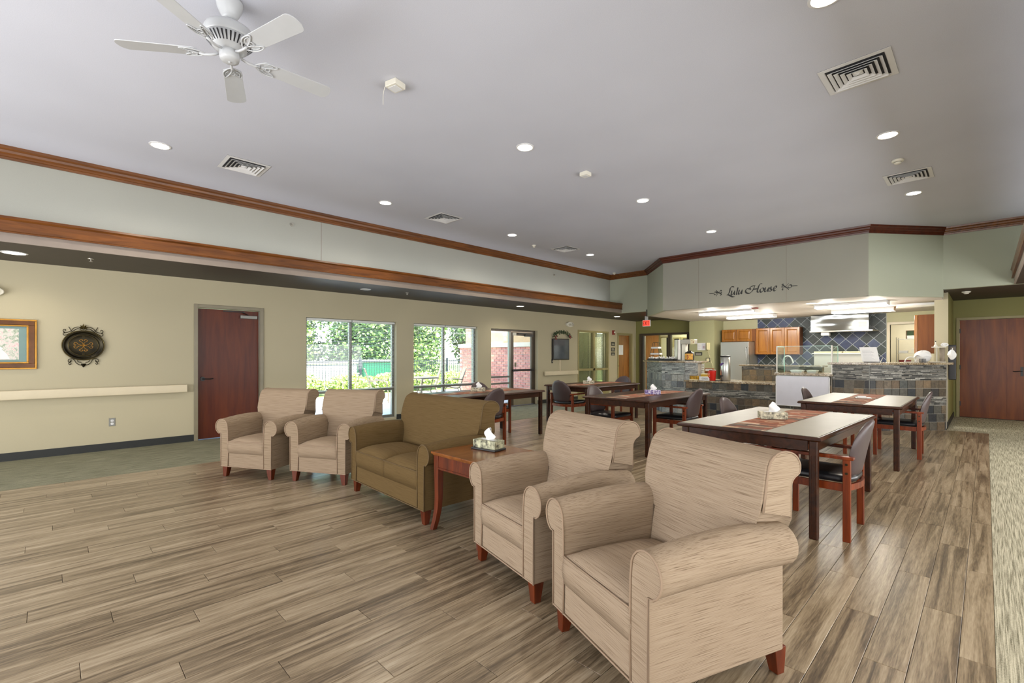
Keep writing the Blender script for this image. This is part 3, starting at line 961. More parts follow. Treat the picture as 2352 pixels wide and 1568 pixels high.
# ------------------------------------------------------------------ upholstered seating
def round_poly(pts, r, k=4):
    """rounded polygon"""
    out = []
    n = len(pts)
    for i in range(n):
        a, b, c = Vector(pts[i - 1]), Vector(pts[i]), Vector(pts[(i + 1) % n])
        u, w = (a - b).normalized(), (c - b).normalized()
        rr = min(r, (a - b).length * .45, (c - b).length * .45)
        p, q = b + u * rr, b + w * rr
        for t in range(k + 1):
            t /= k
            out.append(tuple(p * (1 - t) ** 2 + b * 2 * t * (1 - t) + q * t * t))
    return out

def cushion(x0, x1, y0, y1, z0, z1, crown=.03, name='seat_cushion', mat=None, parent=None, pip=None, tuft=None):
    nu, nv = 14, 12
    def top(u, v, s=1):
        x = x0 + (x1 - x0) * u
        y = y0 + (y1 - y0) * v
        e = (1 - abs(2 * u - 1) ** 4) * (1 - abs(2 * v - 1) ** 4)
        return (x, y, z1 - .02 + (crown + .02) * e ** .6)
    m = MB()
    ins = .006
    m.grid(lambda u, v: top(u, v), nu, nv)
    m.grid(lambda u, v: (x0 + (x1 - x0) * u, y0 + (y1 - y0) * v, z0), nu, nv)
    w = nu + 1
    N = w * (nv + 1)
    ring = [i for i in range(w)] + [j * w + nu for j in range(1, nv + 1)] + [nv * w + i for i in range(nu - 1, -1, -1)] + [j * w for j in range(nv - 1, 0, -1)]
    # mid ring bulges outward
    cx, cy = (x0 + x1) / 2, (y0 + y1) / 2
    base = len(m.v)
    for i in ring:
        p = m.v[i]
        q = m.v[i + N]
        m.v.append((cx + (p[0] - cx) * 1.012, cy + (p[1] - cy) * 1.02, (p[2] + q[2]) / 2))
    L = len(ring)
    for k in range(L):
        k2 = (k + 1) % L
        m.f.append((ring[k], ring[k2], base + k2, base + k))
        m.f.append((base + k, base + k2, ring[k2] + N, ring[k] + N))
    o = m.build(name, mat, parent, smooth=True)
    if pip:
        pts = [Vector(m.v[i]) + Vector((0, 0, .002)) for i in ring]
        MB().tube(pts, .0045, 5, closed=True).build('piping', pip, o, smooth=True)
    return o

def make_sofa(name, label, cat, W, D, fab, pip, loc, rotz, nc=1, group=None, H=.95, seat_top=.415, legs='cherry', arm_top=.645):
    t = thing(name, label, cat, loc, rotz, group)
    hw, hd = W / 2, D / 2
    zb = .115
    aw = .10
    farm = M[{'beige_slub_fabric': 'beige_arm', 'beige_grey_slub_fabric': 'beige2_arm', 'olive_fabric': 'olive_arm'}[fab.name]]
    # base deck with front rail
    m = MB().box(-hw + aw - .01, -hd + .004, zb, hw - aw + .01, hd - .03, .275)
    body = m.build('seat_base', fab, t, bevel=.012, seg=3)
    MB().tube([(-hw, -hd - .001, zb + .004), (hw, -hd - .001, zb + .004)], .005, 5).build('piping', pip, body)
    # cushions
    cw = (W - 2 * aw) / nc
    for i in range(nc):
        a = -hw + aw + cw * i
        cushion(a + .002, a + cw - .002, -hd - .004, hd - .22, .268, seat_top, .03 if nc == 1 else .045, 'seat_cushion', fab, t, pip)
    # rolled arms: outline in x,z extruded along y
    zc, r = arm_top - .085, .085
    for s in (1, -1):
        inner, outer = hw - aw, hw
        cxr = hw - .012
        pts = [(outer, zb), (outer, zc - r * .90)]
        for k in range(0, 15):
            a = math.radians(-62 + k * (242 / 14))
            pts.append((cxr + r * math.cos(a) * .98, zc + r * math.sin(a)))
        pts += [(inner, zc - .05), (inner - .004, .30), (inner, zb)]
        # front stays flat, the top rises gently toward the back
        n = 7
        m = MB()
        k = len(pts)
        vs = []
        for j in range(n):
            f = j / (n - 1)
            y = -hd + f * (D - .045)
            dz = .028 * math.sin(PI * min(1, f * .9)) * 1.0
            for x, z in pts:
                vs.append((s * x, y, z + dz * max(0, (z - .35) / .3)))
        fs = [tuple(range(k)), tuple((n - 1) * k + i for i in range(k))]
        for j in range(n - 1):
            for i in range(k):
                i2 = (i + 1) % k
                fs.append((j * k + i, j * k + i2, (j + 1) * k + i2, (j + 1) * k + i))
        m.add(vs, fs)
        arm = m.build('arm', farm, t, bevel=.006, seg=2)
        pp = [(s * x, -hd - .002, z) for x, z in pts]
        MB().tube(pp, .005, 5).build('piping', pip, arm, smooth=True)
    # backrest: side profile in y,z swept across the width; wide above the arms
    prof = [(hd - .235, .36), (hd - .215, .50), (hd - .19, .64), (hd - .165, .78), (hd - .135, H - .055), (hd - .10, H - .018), (hd - .05, H), (hd + .005, H - .006),
            (hd + .04, H - .025), (hd + .058, H - .06), (hd + .048, H - .095), (hd + .02, H - .108), (hd - .008, H - .14), (hd - .012, H - .22), (hd - .008, .60), (hd, .40), (hd, zb)]
    P = catmull([(p[0], p[1], 0) for p in prof], 2)
    P = [(p[0], p[1]) for p in P] + [(hd - .10, zb)]
    k = len(P)
    def section(x, grow=0):
        return [(x, y, z) for y, z in P]
    at = arm_top + .02
    lo = [p for p in P]
    m = MB()
    xs = [-hw + aw, -hw + aw + .05, -.12 * W, .12 * W, hw - aw - .05, hw - aw]
    def wx(x, z):
        # above the arms the back reaches out to the side panels
        f = min(1, max(0, (z - at + .10) / .10))
        f = f * f * (3 - 2 * f)
        tp = 1 - .035 * min(1, max(0, (z - at - .08) / .2)) ** 2
        return x * (1 + f * ((hw + .006) / (hw - aw) - 1)) * tp
    vs = []
    for x in xs:
        for y, z in P:
            cr = .018 * (1 - (x / hw) ** 2) if y < hd - .08 else 0
            vs.append((wx(x, z), y - cr, z))
    fs = [tuple(range(k)), tuple((len(xs) - 1) * k + i for i in range(k))]
    for j in range(len(xs) - 1):
        for i in range(k):
            i2 = (i + 1) % k
            fs.append((j * k + i, j * k + i2, (j + 1) * k + i2, (j + 1) * k + i))
    back = m.add(vs, fs).build('backrest', fab, t, bevel=.008, seg=2)
    for s in (1, -1):
        pp = [(wx(s * (hw - aw), z) + s * .002, y, z) for y, z in P if z > at + .005]
        MB().tube(pp, .005, 5).build('piping', pip, back, smooth=True)
        # side facing panel of the scrolled back
        q = [(y, z) for y, z in P if z > at + .005]
        qq = [(y * .95 + (hd - .06) * .05, z * .97 + .8 * .03) for y, z in q]
        nq = len(qq)
        MB().add([(wx(s * (hw - aw), z) - s * .004, y, z) for y, z in qq] + [(wx(s * (hw - aw), z) + s * .005, y, z) for y, z in qq], [tuple(range(nq)), tuple(range(nq, 2 * nq))] + [(i, (i + 1) % nq, nq + (i + 1) % nq, nq + i) for i in range(nq)]).build('back_side_panel', fab, back)
    for sx in (-1, 1):
        for sy in (-1, 1):
            MB().taper(sx * (hw - .045), sy * (hd - .045), .0, .042, .042, .118, .068, .068, sx * .008, sy * .008).build('leg', M[legs], t, bevel=.003)
            MB().cyl((sx * (hw - .037), sy * (hd - .037), 0), (sx * (hw - .037), sy * (hd - .037), .004), .018, n=12).build('glide', M['offwhite'], t) if sy == -1 else None
    return t

grp = 'beige slub-fabric armchairs with rolled arms'
make_sofa('armchair', 'large beige rolled-arm armchair nearest the camera, at the right end of the arc', 'armchair', .71, .76, M['beige'], M['piping'], (-1.055, 2.023, 0), math.radians(-20.9), 1, grp)
make_sofa('armchair', 'beige rolled-arm armchair between the nearest armchair and the wooden end table', 'armchair', .70, .75, M['beige'], M['piping'], (-1.98, 2.31, 0), math.radians(-13), 1, grp)
make_sofa('armchair', 'beige armchair touching the left end of the olive loveseat', 'armchair', .69, .71, M['beige2'], M['piping'], (-5.165, 2.33, 0), math.radians(29.6), 1, grp)
make_sofa('armchair', 'beige armchair farthest left in the arc, in front of the single mahogany door', 'armchair', .69, .71, M['beige2'], M['piping'], (-5.93, 1.85, 0), math.radians(29.6), 1, grp)
make_sofa('loveseat', 'olive-brown two-seat loveseat with rolled arms beside the wooden end table', 'sofa', 1.34, .74, M['olive'], M['piping_olive'], (-3.80, 2.51, 0), math.radians(-1.8), 2, None, .95, .435)

# ------------------------------------------------------------------ end table
et = thing('end_table', 'square cherry end table with splayed legs between loveseat and armchair', 'table', (-2.765, 2.42, 0), 0)
hw = .295
MB().box(-hw, -hw, .592, hw, hw, .61).box(-hw + .01, -hw + .01, .582, hw - .01, hw - .01, .592).build('tabletop', M['endtop'], et, bevel=.004)
m = MB()
for a, b, c, d in ((-hw + .07, -hw + .022, hw - .07, -hw + .04), (-hw + .07, hw - .04, hw - .07, hw - .022), (-hw + .022, -hw + .07, -hw + .04, hw - .07), (hw - .04, -hw + .07, hw - .022, hw - .07)):
    m.box(a, b, .49, c, d, .582)
    m.box(a - .0, b - .006, .478, c, d + .006, .492)
m.build('apron', M['cherry'], et)
for sx in (-1, 1):
    for sy in (-1, 1):
        m = MB()
        n = 8
        vs, fs = [], []
        for i in range(n):
            f = i / (n - 1)
            z = .582 * (1 - f)
            w = .058 - .018 * f
            o = .030 * max(0, f - .55) ** 2 / .2
            x, y = sx * (hw - .045 + o), sy * (hw - .045 + o)
            vs += [(x - w / 2, y - w / 2, z), (x + w / 2, y - w / 2, z), (x + w / 2, y + w / 2, z), (x - w / 2, y + w / 2, z)]
        for i in range(n - 1):
            for j in range(4):
                fs.append((i * 4 + j, i * 4 + (j + 1) % 4, i * 4 + 4 + (j + 1) % 4, i * 4 + 4 + j))
        fs += [(0, 1, 2, 3), tuple(4 * (n - 1) + j for j in range(4))]
        m.add(vs, fs).build('leg', M['cherry'], et, bevel=.003)

def tissue_box(loc, rotz, label, mat, tray=False):
    t = thing('tissue_box', label, 'tissue box', loc, rotz, 'tissue boxes on tables')
    z = 0
    if tray:
        MB().box(-.125, -.072, 0, .125, .072, .016).build('tray', M['dark'], t, bevel=.004)
        z = .016
    MB().box(-.115, -.06, z, .115, .06, z + .062).build('box', mat, t, bevel=.002)
    B(-.07, -.022, z + .0622, .07, .022, z + .0632).build('opening', M['paper'], t)
    rnd = random.Random(int(abs(loc[0]) * 100))
    def fn(u, v):
        a = 2 * PI * u
        r = .016 + .022 * math.sin(v * PI * .8) + .006 * math.sin(3 * a + v * 4)
        r *= (1 - .55 * v)
        return (r * 1.7 * math.cos(a) + .014 * v + .01 * math.sin(v * 5), r * .7 * math.sin(a) + .008 * math.sin(5 * v + 2 * a), z + .06 + .085 * v * (1 - .13 * math.cos(2 * a)))
    MB().grid(fn, 18, 7).build('tissue', M['tissue'], t, smooth=True)
    return t
tissue_box((-2.80, 2.50, .61), math.radians(8), 'pale green floral tissue box in a black tray on the end table', M['tissuebox'], True)

# ------------------------------------------------------------------ dining tables
def dining_table(cx, cy, rot, w, l, label, lam):
    t = thing('dining_table', label, 'table', (cx, cy, 0), rot, 'dark walnut dining tables')
    a, b = w / 2, l / 2
    m = MB()
    # bevelled edge profile
    for (i0, z0), (i1, z1) in (((.012, .728), (0, .738)), ((0, .738), (.004, .750)), ((.004, .750), (.016, .76))):
        m.add([(-a + i0, -b + i0, z0), (a - i0, -b + i0, z0), (a - i0, b - i0, z0), (-a + i0, b - i0, z0), (-a + i1, -b + i1, z1), (a - i1, -b + i1, z1), (a - i1, b - i1, z1), (-a + i1, b - i1, z1)],
              [(0, 1, 5, 4), (1, 2, 6, 5), (2, 3, 7, 6), (3, 0, 4, 7)] + ([(3, 2, 1, 0)] if z0 < .73 else []) + ([(4, 5, 6, 7)] if z1 > .755 else []))
    m.build('tabletop', M['tablewood'], t)
    if lam:
        B(-a + .03, -b + .03, .760, a - .03, b - .03, .7625).build('laminate_inlay', M['laminate'], t)
    m = MB()
    e = .045
    m.box(-a + .1, -b + e, .65, a - .1, -b + e + .022, .728)
    m.box(-a + .1, b - e - .022, .65, a - .1, b - e, .728)
    m.box(-a + e, -b + .1, .65, -a + e + .022, b - .1, .728)
    m.box(a - e - .022, -b + .1, .65, a - e, b - .1, .728)
    m.build('apron', M['tablewood'], t)
    for sx in (-1, 1):
        for sy in (-1, 1):
            x, y = sx * (a - .062), sy * (b - .062)
            m = MB().box(x - .028, y - .028, 0, x + .028, y + .028, .728)
            # reeded outer corner grooves
            lg = m.build('leg', M['tablewood'], t, bevel=.008, seg=2)
            for g in (-.012, .012):
                MB().tube([(x + g, y - .029, .02), (x + g, y - .029, .62)], .004, 4).build('reed', M['tablewood'], lg)
    return t
TZ = .7605
T = [(-1.365, 4.95, -2, 1.12, 1.92, 'light-topped dining table nearest the camera, with a patchwork runner', True),
     (-1.22, 8.02, 0, 1.08, 1.98, 'light-topped dining table in front of the tall slate bar', True),
     (-3.67, 6.60, 0, 1.10, 1.94, 'dark dining table carrying a purple tissue box, in the middle of the room', False),
     (-5.86, 5.10, 2, 1.06, 1.98, 'dark dining table behind the loveseat beside the second window', False),
     (-5.85, 8.2, 0, 1.10, 1.92, 'farthest dark dining table below the wall-mounted screen', False)]
RL = ['on the nearest light-topped table', 'on the light-topped table by the slate bar', 'on the middle dark table with the purple tissue box', 'on the dark table behind the loveseat', 'on the farthest dark table below the screen']
for i, (cx, cy, r, w, l, lab, lam) in enumerate(T):
    rr = math.radians(r)
    dining_table(cx, cy, rr, w, l, lab, lam)
    z = .763 if lam else TZ
    def fn(u, v, l=l):
        return (-.165 + .33 * u, (-l / 2 + .02) + (l - .04) * v, z + .0015 + .0012 * math.sin(9 * v + 3 * u))
    o = MB().grid(fn, 4, 24).build('table_runner', M['runner'], loc=(cx, cy, 0), rotz=rr, solid=.0016)
    tag(o, 'patchwork-patterned cloth runner lying lengthwise ' + RL[i], 'runner', 'patchwork table runners')
tissue_box((-1.42, 4.86, .766), math.radians(30), 'cream script-print tissue box on the nearest light-topped table', M['tissuebox3'])
tissue_box((-3.62, 6.62, .764), math.radians(35), 'purple and white tissue box on the middle dark table', M['tissuebox2'])
tissue_box((-5.95, 5.08, .764), math.radians(40), 'pale tissue box on the dark table behind the loveseat', M['tissuebox3'])
tissue_box((-5.9, 8.1, .764), math.radians(40), 'white tissue box on the farthest dark table', M['tissuebox3'])
t = thing('napkin_tray', 'flat glass tray of papers at the middle of the table by the slate bar', 'tray', (-1.2, 8.02, .766), .3)
MB().box(-.09, -.06, 0, .09, .06, .012).build('tray', M['steelb'], t, bevel=.003)
MB().box(-.07, -.045, .012, .03, .045, .03).build('papers', M['paper'], t)

# ------------------------------------------------------------------ dining armchairs
def make_chair():
    t = thing('dining_chair', '', 'chair')
    wd = M['chairwood']
    X, YF, YR = .262, -.225, .235
    for s in (-1, 1):
        m = MB().box(s * X - .017, YF - .022, 0, s * X + .017, YF + .022, .60)
        m.build('leg', wd, t, bevel=.004)
        lg = MB().box(s * X - .017, YR - .024, 0, s * X + .017, YR + .024, .60).build('leg', wd, t, bevel=.004)
        for z in (.50, .565):
            MB().cyl((s * (X + .017), YR, z), (s * (X + .021), YR, z), .009, n=10).build('bolt', M['brass'], lg)
        # arm with rounded nose
        pts = round_poly([(YF - .05, .60), (YR + .045, .60), (YR + .045, .622), (YF - .05, .625)], .012, 3)
        MB().prism([(a, b) for a, b in pts], s * X - .028, s * X + .028, 'x').build('armrest', wd, t, bevel=.003)
        MB().box(s * (X - .001) - .011, YF + .02, .365, s * (X - .001) + .011, YR - .02, .42).build('side_rail', wd, t)
    MB().box(-X + .017, YF - .011, .37, X - .017, YF + .011, .42).build('front_rail', wd, t)
    # curved rear rail
    m = MB().grid(lambda u, v: (-X + .017 + (2 * X - .034) * u, YR + .05 * math.sin(PI * u) , .37 + .045 * v), 8, 1)
    m.build('rear_rail', wd, t, solid=.02)
    # padded seat
    def seat_pt(x, y, z):
        return (x, y, z)
    pts = []
    outline = round_poly([(-.243, -.245), (.243, -.245), (.235, .22), (.12, .275), (-.12, .275), (-.235, .22)], .05, 4)
    m = MB()
    n = len(outline)
    rings = [(.96, .42), (1.0, .43), (1.0, .452), (.95, .468), (.7, .476), (.3, .478)]
    for sc_, z in rings:
        m.v += [(x * sc_, (y - .01) * sc_ + .01, z) for x, y in outline]
    for k in range(len(rings) - 1):
        for i in range(n):
            j = (i + 1) % n
            m.f.append((k * n + i, k * n + j, (k + 1) * n + j, (k + 1) * n + i))
    m.f += [tuple(range(n)), tuple((len(rings) - 1) * n + i for i in range(n))]
    m.build('seat', M['black_vinyl'], t, smooth=True)
    # tombstone backrest, curved around the sitter and leaning back
    def bp(u, v, side):
        # v: 0 bottom .. 1 top
        hw_ = .205 + .03 * math.sin(PI * min(v * 1.1, 1))
        if v > .45:
            hw_ *= math.sqrt(max(0.0, 1 - ((v - .45) / .55) ** 2.6)) * .999 + .001
        if v < .12:
            hw_ *= .86 + .14 * (v / .12)
        x = (2 * u - 1) * hw_
        z = .455 + .43 * v
        y = .235 + .085 * v ** 1.2 - .9 * x * x + .03 + side
        return (x, y, z)
    nu, nv = 12, 16
    m = MB()
    def edge(u, v):
        return (1 - (2 * u - 1) ** 6) ** .5 * (1 - (2 * v - 1) ** 8) ** .5
    m.grid(lambda u, v: bp(u, v, -.026 * edge(u, v)), nu, nv)
    k = len(m.v)
    m.grid(lambda u, v: bp(u, v, .016 * edge(u, v) + .002), nu, nv)
    w = nu + 1
    ring = [i for i in range(w)] + [j * w + nu for j in range(1, nv + 1)] + [nv * w + i for i in range(nu - 1, -1, -1)] + [j * w for j in range(nv - 1, 0, -1)]
    for i in range(len(ring)):
        a, b = ring[i], ring[(i + 1) % len(ring)]
        m.f.append((a, b, b + k, a + k))
    m.build('backrest', M['plum'], t, smooth=True)
    for s in (-1, 1):
        MB().box(s * .247 - .012, YR - .012, .49, s * .215 + .012, YR + .012, .58).build('back_bracket', wd, t)
    return t
ch0 = make_chair()
KIDS[ch0] = list(ch0.children)
for c in ch0.children:
    KIDS[c] = list(c.children)
chairs = [(-.95, 4.40, -90, 'dining armchair at the right side of the nearest light-topped table'),
          (-1.80, 5.55, 90, 'dining armchair tucked under the left side of the nearest light-topped table'),
          (-.86, 8.34, -88, 'dining armchair on the right of the table before the slate bar'),
          (-1.60, 8.10, 90, 'dining armchair on the left of the table before the slate bar, against the whiteboard'),
          (-3.27, 6.72, -90, 'dining armchair on the right side of the middle dark table'),
          (-4.14, 6.24, 90, 'dining armchair on the left side of the middle dark table'),
          (-5.38, 4.66, -84, 'dining armchair right behind the loveseat, on the near side of its table'),
          (-6.14, 5.52, 90, 'dining armchair on the window side of the table behind the loveseat'),
          (-5.83, 7.36, 180, 'dining armchair showing its back at the near end of the farthest table'),
          (-5.98, 9.28, 0, 'dining armchair facing the room at the far end of the farthest table')]
first = True
for x, y, r, lab in chairs:
    lab2 = 'plum-backed ' + lab
    if first:
        ch0.location = (x, y, 0); ch0.rotation_euler.z = math.radians(r); ch0['label'] = lab2; ch0['group'] = 'plum-backed dining armchairs'; first = False
    else:
        dup(ch0, (x, y, 0), math.radians(r), lab2, 'plum-backed dining armchairs')

# ------------------------------------------------------------------ ceiling fittings
def recessed(x, y, z, label, on=True, power=55, r=.085, grp='recessed ceiling lights', spot=150):
    t = thing('recessed_light', label, 'ceiling light', (x, y, z), 0, grp)
    MB().lathe([(r + .018, 0), (r + .018, -.005), (r, -.008), (r - .004, 0)], n=28).build('trim_ring', M['white'], t, smooth=False)
    MB().lathe([(r - .004, -.0035), (r * .6, -.005), (.001, -.006)], n=24).build('lens', M['lamp'] if on else M['steelb'], t)
    if on:
        L = light('recessed_light_lamp', 'SPOT', (x, y, z - .02), power, (1, .9, .74), spot_size=math.radians(spot), spot_blend=.8, shadow_soft_size=.06)
        L.parent = t
        L.location = (0, 0, -.02)
    return t
row = ['nearest', 'second', 'third', 'farthest']
for i, y in enumerate((.88, 3.68, 6.42, 8.98)):
    recessed(-6.5, y, ZC, 'lit recessed light, %s of the left ceiling row above the windows' % row[i])
for i, y in enumerate((3.82, 6.40, 8.92)):
    recessed(-3.66, y, ZC, 'lit recessed light, %s of the middle ceiling row beyond the fan' % ['nearest', 'second', 'farthest'][i])
for i, y in enumerate((3.62, 6.36, 8.9)):
    recessed(-.74, y, ZC, 'lit recessed light, %s of the right ceiling row' % ['nearest', 'second', 'farthest'][i])
recessed(-8.12, -.3, ZS, 'lit recessed light in the dark soffit above the framed picture', True, 18, .1)
recessed(-8.05, 4.15, ZS, 'unlit recessed light in the dark soffit above the first window', False, 0, .08)
recessed(-8.12, 8.3, ZS, 'lit recessed light in the dark soffit above the glazed exit door', True, 18, .09)
recessed(-8.15, 12.68, ZS, 'lit recessed light in the dark soffit near the exit sign', True, 18, .09)
recessed(-2.55, 11.2, ZK, 'lit recessed light in the kitchen ceiling above the whiteboard', True, 14, .08)
recessed(-4.67, 11.17, ZK, 'unlit recessed light in the kitchen ceiling left of the whiteboard', False, 0, .07)

def vent(x, y, label):
    t = thing('ceiling_vent', label, 'vent', (x, y, ZC), 0, 'square ceiling air diffusers')
    s = .24
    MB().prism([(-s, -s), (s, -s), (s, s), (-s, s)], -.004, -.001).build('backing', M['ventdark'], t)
    m = MB()
    q = [(s, -.004), (s - .045, -.012), (s - .05, -.004)]
    def ring(m, a0, z0, a1, z1):
        m.add([(-a0, -a0, z0), (a0, -a0, z0), (a0, a0, z0), (-a0, a0, z0), (-a1, -a1, z1), (a1, -a1, z1), (a1, a1, z1), (-a1, a1, z1)],
              [(0, 1, 5, 4), (1, 2, 6, 5), (2, 3, 7, 6), (3, 0, 4, 7)])
    ring(m, s, 0, s, -.006)
    ring(m, s, -.006, s - .04, -.008)
    ring(m, s - .04, -.008, s - .045, -.003)
    m.build('frame', M['white'], t, fix=False)
    for k in range(4):
        a = s - .058 - k * .038
        m = MB()
        ring(m, a, -.022, a - .024, -.005)
        m.build('louvre', M['white'], t, fix=False, solid=.002)
    MB().add([(-.035, -.035, -.006), (.035, -.035, -.006), (.035, .035, -.006), (-.035, .035, -.006), (0, 0, -.022)], [(0, 1, 4), (1, 2, 4), (2, 3, 4), (3, 0, 4)]).build('centre_cone', M['white'], t)
    return t
vent(-6.48, 1.72, 'white square ceiling diffuser nearest the camera in the left row')
vent(-6.52, 4.80, 'white square ceiling diffuser, second in the left row')
vent(-6.52, 8.10, 'white square ceiling diffuser, farthest in the left row')
vent(-.75, 4.78, 'large-looking white ceiling diffuser at upper right, nearest of the right pair')
vent(-.72, 8.02, 'white ceiling diffuser at right beyond the smoke detector')

# ceiling fan
FX, FY = -3.53, .85
fan = thing('ceiling_fan', 'white five-blade ceiling fan with scrolled blade brackets', 'fan', (FX, FY, ZC), 0)
MB().lathe([(.078, 0), (.080, -.015), (.074, -.05), (.056, -.09), (.044, -.11), (.044, -.122), (.02, -.125)], n=32).build('canopy', M['fanwhite'], fan, smooth=True)
MB().cyl((0, 0, -.12), (0, 0, -.17), .014, n=16).build('downrod', M['fanwhite'], fan, smooth=True)
MB().lathe([(.02, -.160), (.06, -.164), (.11, -.176), (.138, -.195), (.148, -.215), (.148, -.25), (.146, -.265), (.12, -.268)], n=40).build('motor_housing', M['fanwhite'], fan, smooth=True)
m = MB()
vent_ring = MB().lathe([(.146, -.265), (.095, -.322), (.075, -.332), (.06, -.335)], n=40).build('lower_housing', M['fanwhite'], fan, smooth=True)
for k in range(34):
    a = 2 * PI * k / 34
    c, s_ = math.cos(a), math.sin(a)
    m.add([(.141 * c - .006 * s_, .141 * s_ + .006 * c, -.2722), (.141 * c + .006 * s_, .141 * s_ - .006 * c, -.2722), (.103 * c + .0035 * s_, .103 * s_ - .0035 * c, -.3148), (.103 * c - .0035 * s_, .103 * s_ + .0035 * c, -.3148)], [(0, 1, 2, 3)])
m.build('vent_slots', M['ventdark'], fan, fix=False)
MB().lathe([(.05, -.33), (.058, -.335), (.060, -.375), (.054, -.395), (.03, -.402), (.001, -.403)], n=32).build('switch_housing', M['fanwhite'], fan, smooth=True)
MB().lathe([(.008, -.402), (.006, -.408), (.001, -.41)], n=12).build('finial', M['fanwhite'], fan)
BZ = -.352
for k in range(5):
    a = math.radians(18 + 72 * k)
    rot = Matrix.Rotation(a, 4, 'Z')
    tilt = Matrix.Rotation(math.radians(-10), 4, 'X')
    lift = Matrix.Translation((0, 0, BZ))
    pts = round_poly([(.20, -.056), (.645, -.068), (.67, -.03), (.67, .03), (.645, .068), (.20, .056), (.185, .03), (.185, -.03)], .035, 4)
    m = MB().prism(pts, 0, .006)
    bl = m.xf(rot @ lift @ tilt).build('blade', M['fanwhite'], fan, bevel=.0015)
    m = MB().tube([(.07, 0, .0), (.11, 0, -.012), (.15, 0, -.014), (.185, 0, -.008)], .0085, 8)
    for s in (-1, 1):
        loop = [(.15, 0, -.008), (.175, s * .03, -.006), (.21, s * .052, -.005), (.25, s * .058, -.004), (.285, s * .05, -.004), (.262, s * .03, -.004), (.225, s * .012, -.005), (.19, s * .002, -.007)]
        m.tube(catmull(loop, 4), .0045, 6)
        m.tube(catmull([(.205, s * .025, -.005), (.225, s * .042, -.004), (.255, s * .044, -.004), (.262, s * .030, -.004)], 4), .003, 5)
    m.tube([(.235 + .014 * math.cos(t_ * PI / 5), .016 * math.sin(t_ * PI / 5), -.005) for t_ in range(10)], .0035, 5, closed=True)
    m.xf(rot @ lift @ tilt).build('blade_bracket', M['fanwhite'], bl, smooth=True)

# sensors and detectors
def sensor(x, y, label, s=.055, chain=False, rz=.4):
    t = thing('ceiling_sensor', label, 'sensor', (x, y, ZC), rz, 'square ceiling sensor boxes')
    MB().box(-s, -s, -.05, s, s, 0).build('housing', M['offwhite'], t, bevel=.006)
    MB().box(-s * .7, -s * .7, -.056, s * .7, s * .7, -.05).build('face', M['white'], t, bevel=.003)
    if chain:
        MB().tube([(-s, -s, -.05), (-s - .01, -s - .01, -.12), (-s - .015, -s - .005, -.2)], .0025, 6).build('antenna', M['offwhite'], t)
    return t
sensor(-3.58, 2.12, 'white square ceiling sensor with a hanging wire, right of the fan', .062, True, math.radians(15))
sensor(-3.62, 4.90, 'small white square ceiling sensor beyond the middle of the ceiling', .055, False, math.radians(0))
def detector(x, y, z, label, r=.055, grp='round ceiling detectors'):
    t = thing('smoke_detector', label, 'detector', (x, y, z), 0, grp)
    MB().lathe([(r, 0), (r, -.012), (r * .92, -.022), (r * .7, -.026)], n=24).build('base', M['offwhite'], t, smooth=True)
    MB().lathe([(r * .62, -.025), (r * .6, -.04), (r * .4, -.048), (.001, -.05)], n=20).build('chamber', M['offwhite'], t, smooth=True)
    MB().lathe([(r * .63, -.028), (r * .63, -.031)], n=20).build('slots', M['dark'], t)
    return t
detector(-.75, 7.26, ZC, 'round white smoke detector between the two right diffusers', .06)
detector(-6.78, 7.35, ZC, 'small round white detector between the left-row lights', .045)
detector(-7.45, 11.45, ZC, 'small round detector in the far left ceiling corner', .05)
detector(-.27, 12.45, ZS, 'round white smoke detector on the dark hallway soffit', .065)
detector(-4.0, 12.4, ZK, 'small round detector on the kitchen ceiling', .04)
t = thing('alarm_strobe', 'red-based ceiling alarm dome in the kitchen ceiling', 'alarm', (-3.71, 11.41, ZK), 0)
MB().lathe([(.085, 0), (.085, -.012), (.07, -.022)], n=24).build('base', M['firered'], t)
MB().lathe([(.05, -.02), (.045, -.04), (.02, -.05), (.001, -.052)], n=20).build('dome', M['offwhite'], t, smooth=True)
def sprinkler(x, y, z, label, nx=0):
    t = thing('sprinkler_head', label, 'sprinkler', (x, y, z), 0, 'fire sprinkler heads')
    if nx:
        MB().cyl((0, 0, 0), (.006, 0, 0), .03, n=20).build('escutcheon', M['steelb'], t)
        MB().cyl((.006, 0, 0), (.04, 0, 0), .008, n=10).build('body', M['steelb'], t)
        MB().cyl((.04, 0, 0), (.043, 0, 0), .017, n=14).build('deflector', M['steelb'], t)
    else:
        MB().lathe([(.032, 0), (.03, -.006), (.012, -.008)], n=20).build('escutcheon', M['steelb'], t)
        MB().cyl((0, 0, -.006), (0, 0, -.035), .007, n=10).build('body', M['steelb'], t)
        MB().cyl((0, 0, -.035), (0, 0, -.038), .02, n=16).build('deflector', M['steelb'], t)
sprinkler(-7.94, .37, ZS, 'sprinkler head in the dark soffit above the bronze wall plaque')
sprinkler(-7.92, 4.95, ZS, 'sprinkler head in the dark soffit above the first window')
sprinkler(XU, 2.75, 3.45, 'sidewall sprinkler head on the pale upper wall, nearer one', 1)
sprinkler(XU, 9.2, 3.42, 'sidewall sprinkler head on the pale upper wall, farther one', 1)

